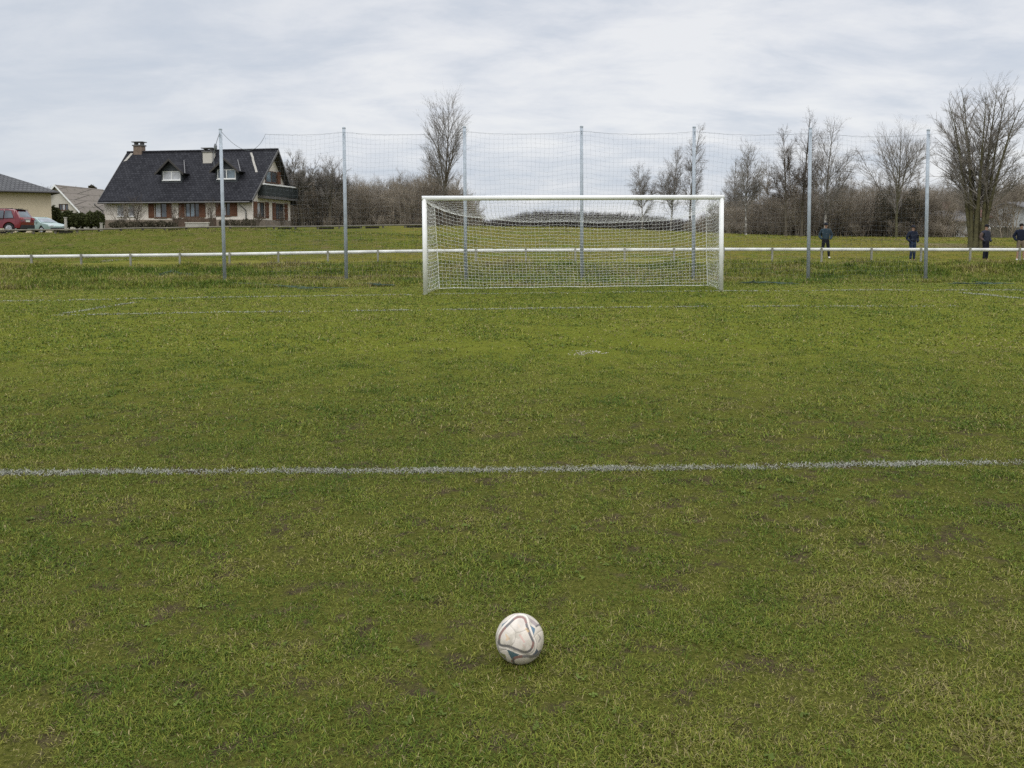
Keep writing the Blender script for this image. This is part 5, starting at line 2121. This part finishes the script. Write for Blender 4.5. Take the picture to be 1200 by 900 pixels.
# ------------------------------------------------------------------ scrub woods
def shrub_proto(seed, Hh, W, n=10, k1=12, k2=6, k3=4, rm=1.0):
    r = np.random.default_rng(seed)
    roots = []
    for k in range(n):
        an = r.uniform(0, 6.28)
        tl = r.uniform(.0, W / Hh * .55)
        roots.append((np.array([r.normal(0, W * .16), r.normal(0, W * .16), -.2]), (math.cos(an) * tl, math.sin(an) * tl, 1), Hh * r.uniform(.6, 1.05), .045 * rm))
    lv = [dict(seg=6, curve=.09, up=.02, kids=k1, start=.15, ang=(20, 60), ratio=.40, fall=.35, sides=4, kr=.018 * rm, tip=.25),
          dict(seg=3, curve=.14, up=.06, kids=k2, start=.15, ang=(22, 60), ratio=.48, fall=.3, sides=3, kr=.012 * rm, tip=.4, rmin=.009 * rm)]
    if k3:
        lv += [dict(seg=2, curve=.16, up=.04, kids=k3, start=.15, ang=(22, 60), ratio=.55, fall=.3, sides=3, kr=.009 * rm, tip=.5, rmin=.0075 * rm),
               dict(seg=1, curve=.16, up=.02, sides=3, tip=.6)]
    else:
        lv += [dict(seg=2, curve=.16, up=.04, sides=3, tip=.6)]
    return cat_mesh([tubes_np(*x) for x in grow(seed, roots, lv)])


def wood(name, label, protos, us, tops, Ys, spacing, seed, m, jit=2.2, tall=None):
    """a thicket: shrubs side by side in several rows under a measured skyline"""
    r = np.random.default_rng(seed)
    parts = []
    for Y in Ys:
        u = us[0] + r.uniform(0, spacing)
        while u < us[-1]:
            yy = Y + r.uniform(-2.5, 2.5) * Y / 100
            top = np.interp(u, us, tops) + abs(r.normal(0, jit)) - 1
            x = at(u, 270, yy)[0]
            zg = T1(x, yy) - .1
            hh = zrow(top, yy) - zg
            if u > 1090 and yy < 112 and r.uniform() < .55:
                hh = 0
            if hh > .8:
                v, q = protos[r.integers(len(protos))]
                a = r.uniform(0, 6.28)
                sxy = hh * r.uniform(.8, 1.15)
                w_ = np.stack([(v[:, 0] * math.cos(a) - v[:, 1] * math.sin(a)) * sxy + x, (v[:, 0] * math.sin(a) + v[:, 1] * math.cos(a)) * sxy + yy, v[:, 2] * hh + zg], 1)
                parts.append((w_, q))
            u += spacing * r.uniform(.6, 1.4)
    for (u, top, yy) in (tall or []):
        v, q = TALL[r.integers(len(TALL))]
        x = at(u, 270, yy)[0]
        zg = T1(x, yy) - .1
        hh = zrow(top, yy) - zg
        a = r.uniform(0, 6.28)
        parts.append((np.stack([(v[:, 0] * math.cos(a) - v[:, 1] * math.sin(a)) * hh + x, (v[:, 0] * math.sin(a) + v[:, 1] * math.cos(a)) * hh + yy, v[:, 2] * hh + zg], 1), q))
    v, q = cat_mesh(parts)
    o = mobj(name, np_mesh(name, v, q), m)
    return tag(o, label, 'wood', kind='stuff')


def tall_proto(seed):
    lv = [dict(seg=12, curve=.03, up=.02, kids=40, start=.25, ang=(25, 55), ratio=.30, fall=.6, rise=.15, sides=5, kr=.03, tip=.1),
          dict(seg=4, curve=.07, up=.07, kids=9, start=.15, ang=(20, 50), ratio=.45, fall=.4, sides=3, kr=.012, tip=.3, rmin=.01),
          dict(seg=2, curve=.1, up=.02, kids=5, start=.1, ang=(20, 55), ratio=.5, fall=.3, sides=3, kr=.009, tip=.5, rmin=.008),
          dict(seg=1, curve=.1, up=0, sides=3, tip=.6)]
    v, q = cat_mesh([tubes_np(*x) for x in grow(seed, [((0, 0, -.2), (.02, 0, 1), 9.0, .10)], lv)])
    return v / v[:, 2].max(), q


def unit(p):
    v, q = p
    return v / v[:, 2].max(), q


PR = [unit(shrub_proto(300 + k, 7.0, 4.6, 13, 11, 6, 3, 1.5)) for k in range(4)]
TALL = [tall_proto(340 + k) for k in range(3)]
PRF = [unit(shrub_proto(320 + k, 6.0, 7.0, 14, 14, 7, 0, 2.6)) for k in range(3)]
wood('bare_wood', 'brown bare thicket of scrub trees between the large house and the goal', PR,
     [336, 350, 400, 430, 450, 470, 485, 505, 530, 548, 560, 572], [196, 199, 202, 206, 202, 202, 200, 192, 204, 223, 245, 256], (98, 103, 109, 116, 124), 20, 71, M['scrub'],
     tall=[(344, 184, 112), (366, 180, 114), (376, 192, 108), (400, 190, 118), (418, 200, 110), (471, 194, 116), (503, 178, 112), (512, 186, 118), (536, 196, 114)])
wood('bare_wood', 'brown bare thicket of scrub trees beyond the four watching people', PR,
     [800, 822, 850, 870, 900, 950, 1000, 1040, 1100, 1150, 1200, 1260], [262, 248, 231, 226, 219, 214, 209, 208, 210, 212, 200, 197], (99, 106, 114, 124, 135), 21, 72, M['scrub'],
     tall=[(834, 222, 118), (848, 206, 122), (893, 186, 120), (903, 176, 112), (931, 165, 104), (953, 172, 118), (984, 190, 121), (996, 198, 128), (1012, 203, 118), (1030, 186, 126), (1073, 190, 122), (1090, 206, 128), (1108, 196, 124), (1122, 204, 130), (1166, 186, 126), (1182, 196, 122), (1196, 188, 128), (1215, 184, 124)])
wood('bare_wood', 'low distant bare copse on the crest seen through the goal net', PRF,
     [555, 570, 590, 615, 640, 690, 730, 770, 800, 830], [258, 257, 252, 246, 244, 246, 247, 251, 255, 258], (190, 198, 207, 217, 228), 9, 73, M['scrub_far'], 1.0)
wood('undergrowth', 'low brown undergrowth at the foot of the bare woods', PRF,
     [338, 420, 500, 560], [248, 250, 246, 257], (96, 99, 103, 108, 114), 11, 74, M['scrub'], 3)
wood('undergrowth', 'low brown undergrowth under the birches on the right', PRF,
     [815, 850, 950, 1090, 1130, 1180, 1260], [262, 256, 252, 254, 262, 264, 262], (98, 102, 107, 112, 119), 11, 75, M['scrub'], 3)


# ------------------------------------------------------------------ light and sky
SUN_EL, SUN_AZ = R(48), R(205)      # azimuth clockwise from +y: behind the camera and to its left
def build_world():
    w = bpy.data.worlds.new('World')
    SC.world = w
    w.use_nodes = True
    nt = w.node_tree
    nt.nodes.clear()
    out = N(nt, 'ShaderNodeOutputWorld')
    sky = N(nt, 'ShaderNodeTexSky', sky_type='NISHITA')
    sky.sun_disc = False
    sky.sun_elevation = SUN_EL
    sky.sun_rotation = SUN_AZ
    b1 = N(nt, 'ShaderNodeBackground')
    b1.inputs['Strength'].default_value = .10
    nt.links.new(sky.outputs[0], b1.inputs['Color'])
    tc = N(nt, 'ShaderNodeTexCoord')
    d = tc.outputs['Generated']
    sep = N(nt, 'ShaderNodeSeparateXYZ')
    nt.links.new(d, sep.inputs[0])
    zz = mathn(nt, 'ADD', mathn(nt, 'MAXIMUM', sep.outputs[2], 0.0), .26)
    comb = N(nt, 'ShaderNodeCombineXYZ')
    nt.links.new(mathn(nt, 'DIVIDE', sep.outputs[0], zz), comb.inputs[0])
    nt.links.new(mathn(nt, 'DIVIDE', sep.outputs[1], zz), comb.inputs[1])
    mp = N(nt, 'ShaderNodeMapping')
    nt.links.new(comb.outputs[0], mp.inputs[0])
    mp.inputs['Scale'].default_value = (.95, 1.55, 1)
    mp.inputs['Rotation'].default_value = (0, 0, R(-8))
    mp.inputs['Location'].default_value = (3.1, 1.7, 0)
    n1 = noise(nt, mp.outputs[0], .55, 3, .5, .3)
    n2 = noise(nt, mp.outputs[0], 2.9, 8, .60, .25)
    f = mathn(nt, 'ADD', mathn(nt, 'MULTIPLY', n1, .42), mathn(nt, 'MULTIPLY', n2, .58))
    # a brighter, whiter deck to the right, blue-grey thin deck to the left
    side = maprange(nt, sep.outputs[0], -.45, .25)
    f = mathn(nt, 'ADD', f, mathn(nt, 'MULTIPLY', mathn(nt, 'SUBTRACT', side, .5), .10))
    col = ramp(nt, f, [(.38, (.61, .66, .745)), (.455, (.69, .725, .79)), (.52, (.785, .805, .85)), (.60, (.875, .882, .90))])
    lo = mathn(nt, 'MULTIPLY', maprange(nt, sep.outputs[0], -.1, -.5), .45)
    col = mixc(nt, lo, col, (.59, .645, .725))
    # an overcast sky is brighter towards the zenith
    k = maprange(nt, sep.outputs[2], .27, .85, 1.0, 2.9)
    b2 = N(nt, 'ShaderNodeBackground')
    nt.links.new(col, b2.inputs['Color'])
    nt.links.new(k, b2.inputs['Strength'])
    mx = N(nt, 'ShaderNodeMixShader')
    mx.inputs[0].default_value = .90
    nt.links.new(b1.outputs[0], mx.inputs[1])
    nt.links.new(b2.outputs[0], mx.inputs[2])
    nt.links.new(mx.outputs[0], out.inputs['Surface'])
    sd = bpy.data.lights.new('sun', 'SUN')
    sd.energy = 1.1
    sd.angle = R(25)
    sd.color = (1.0, .96, .90)
    so = bpy.data.objects.new('sun', sd)
    link(so)
    v = Vector((math.sin(SUN_AZ) * math.cos(SUN_EL), math.cos(SUN_AZ) * math.cos(SUN_EL), math.sin(SUN_EL)))
    so.rotation_euler = v.to_track_quat('Z', 'Y').to_euler()


build_world()

SC.render.engine = 'CYCLES'
SC.cycles.use_denoising = False
SC.cycles.max_bounces = 6
SC.cycles.diffuse_bounces = 3
SC.cycles.transparent_max_bounces = 8
SC.view_settings.view_transform = 'Standard'
SC.view_settings.look = 'None'
SC.view_settings.exposure = 0.0
SC.view_settings.gamma = 1.0
SC.view_settings.use_curve_mapping = False
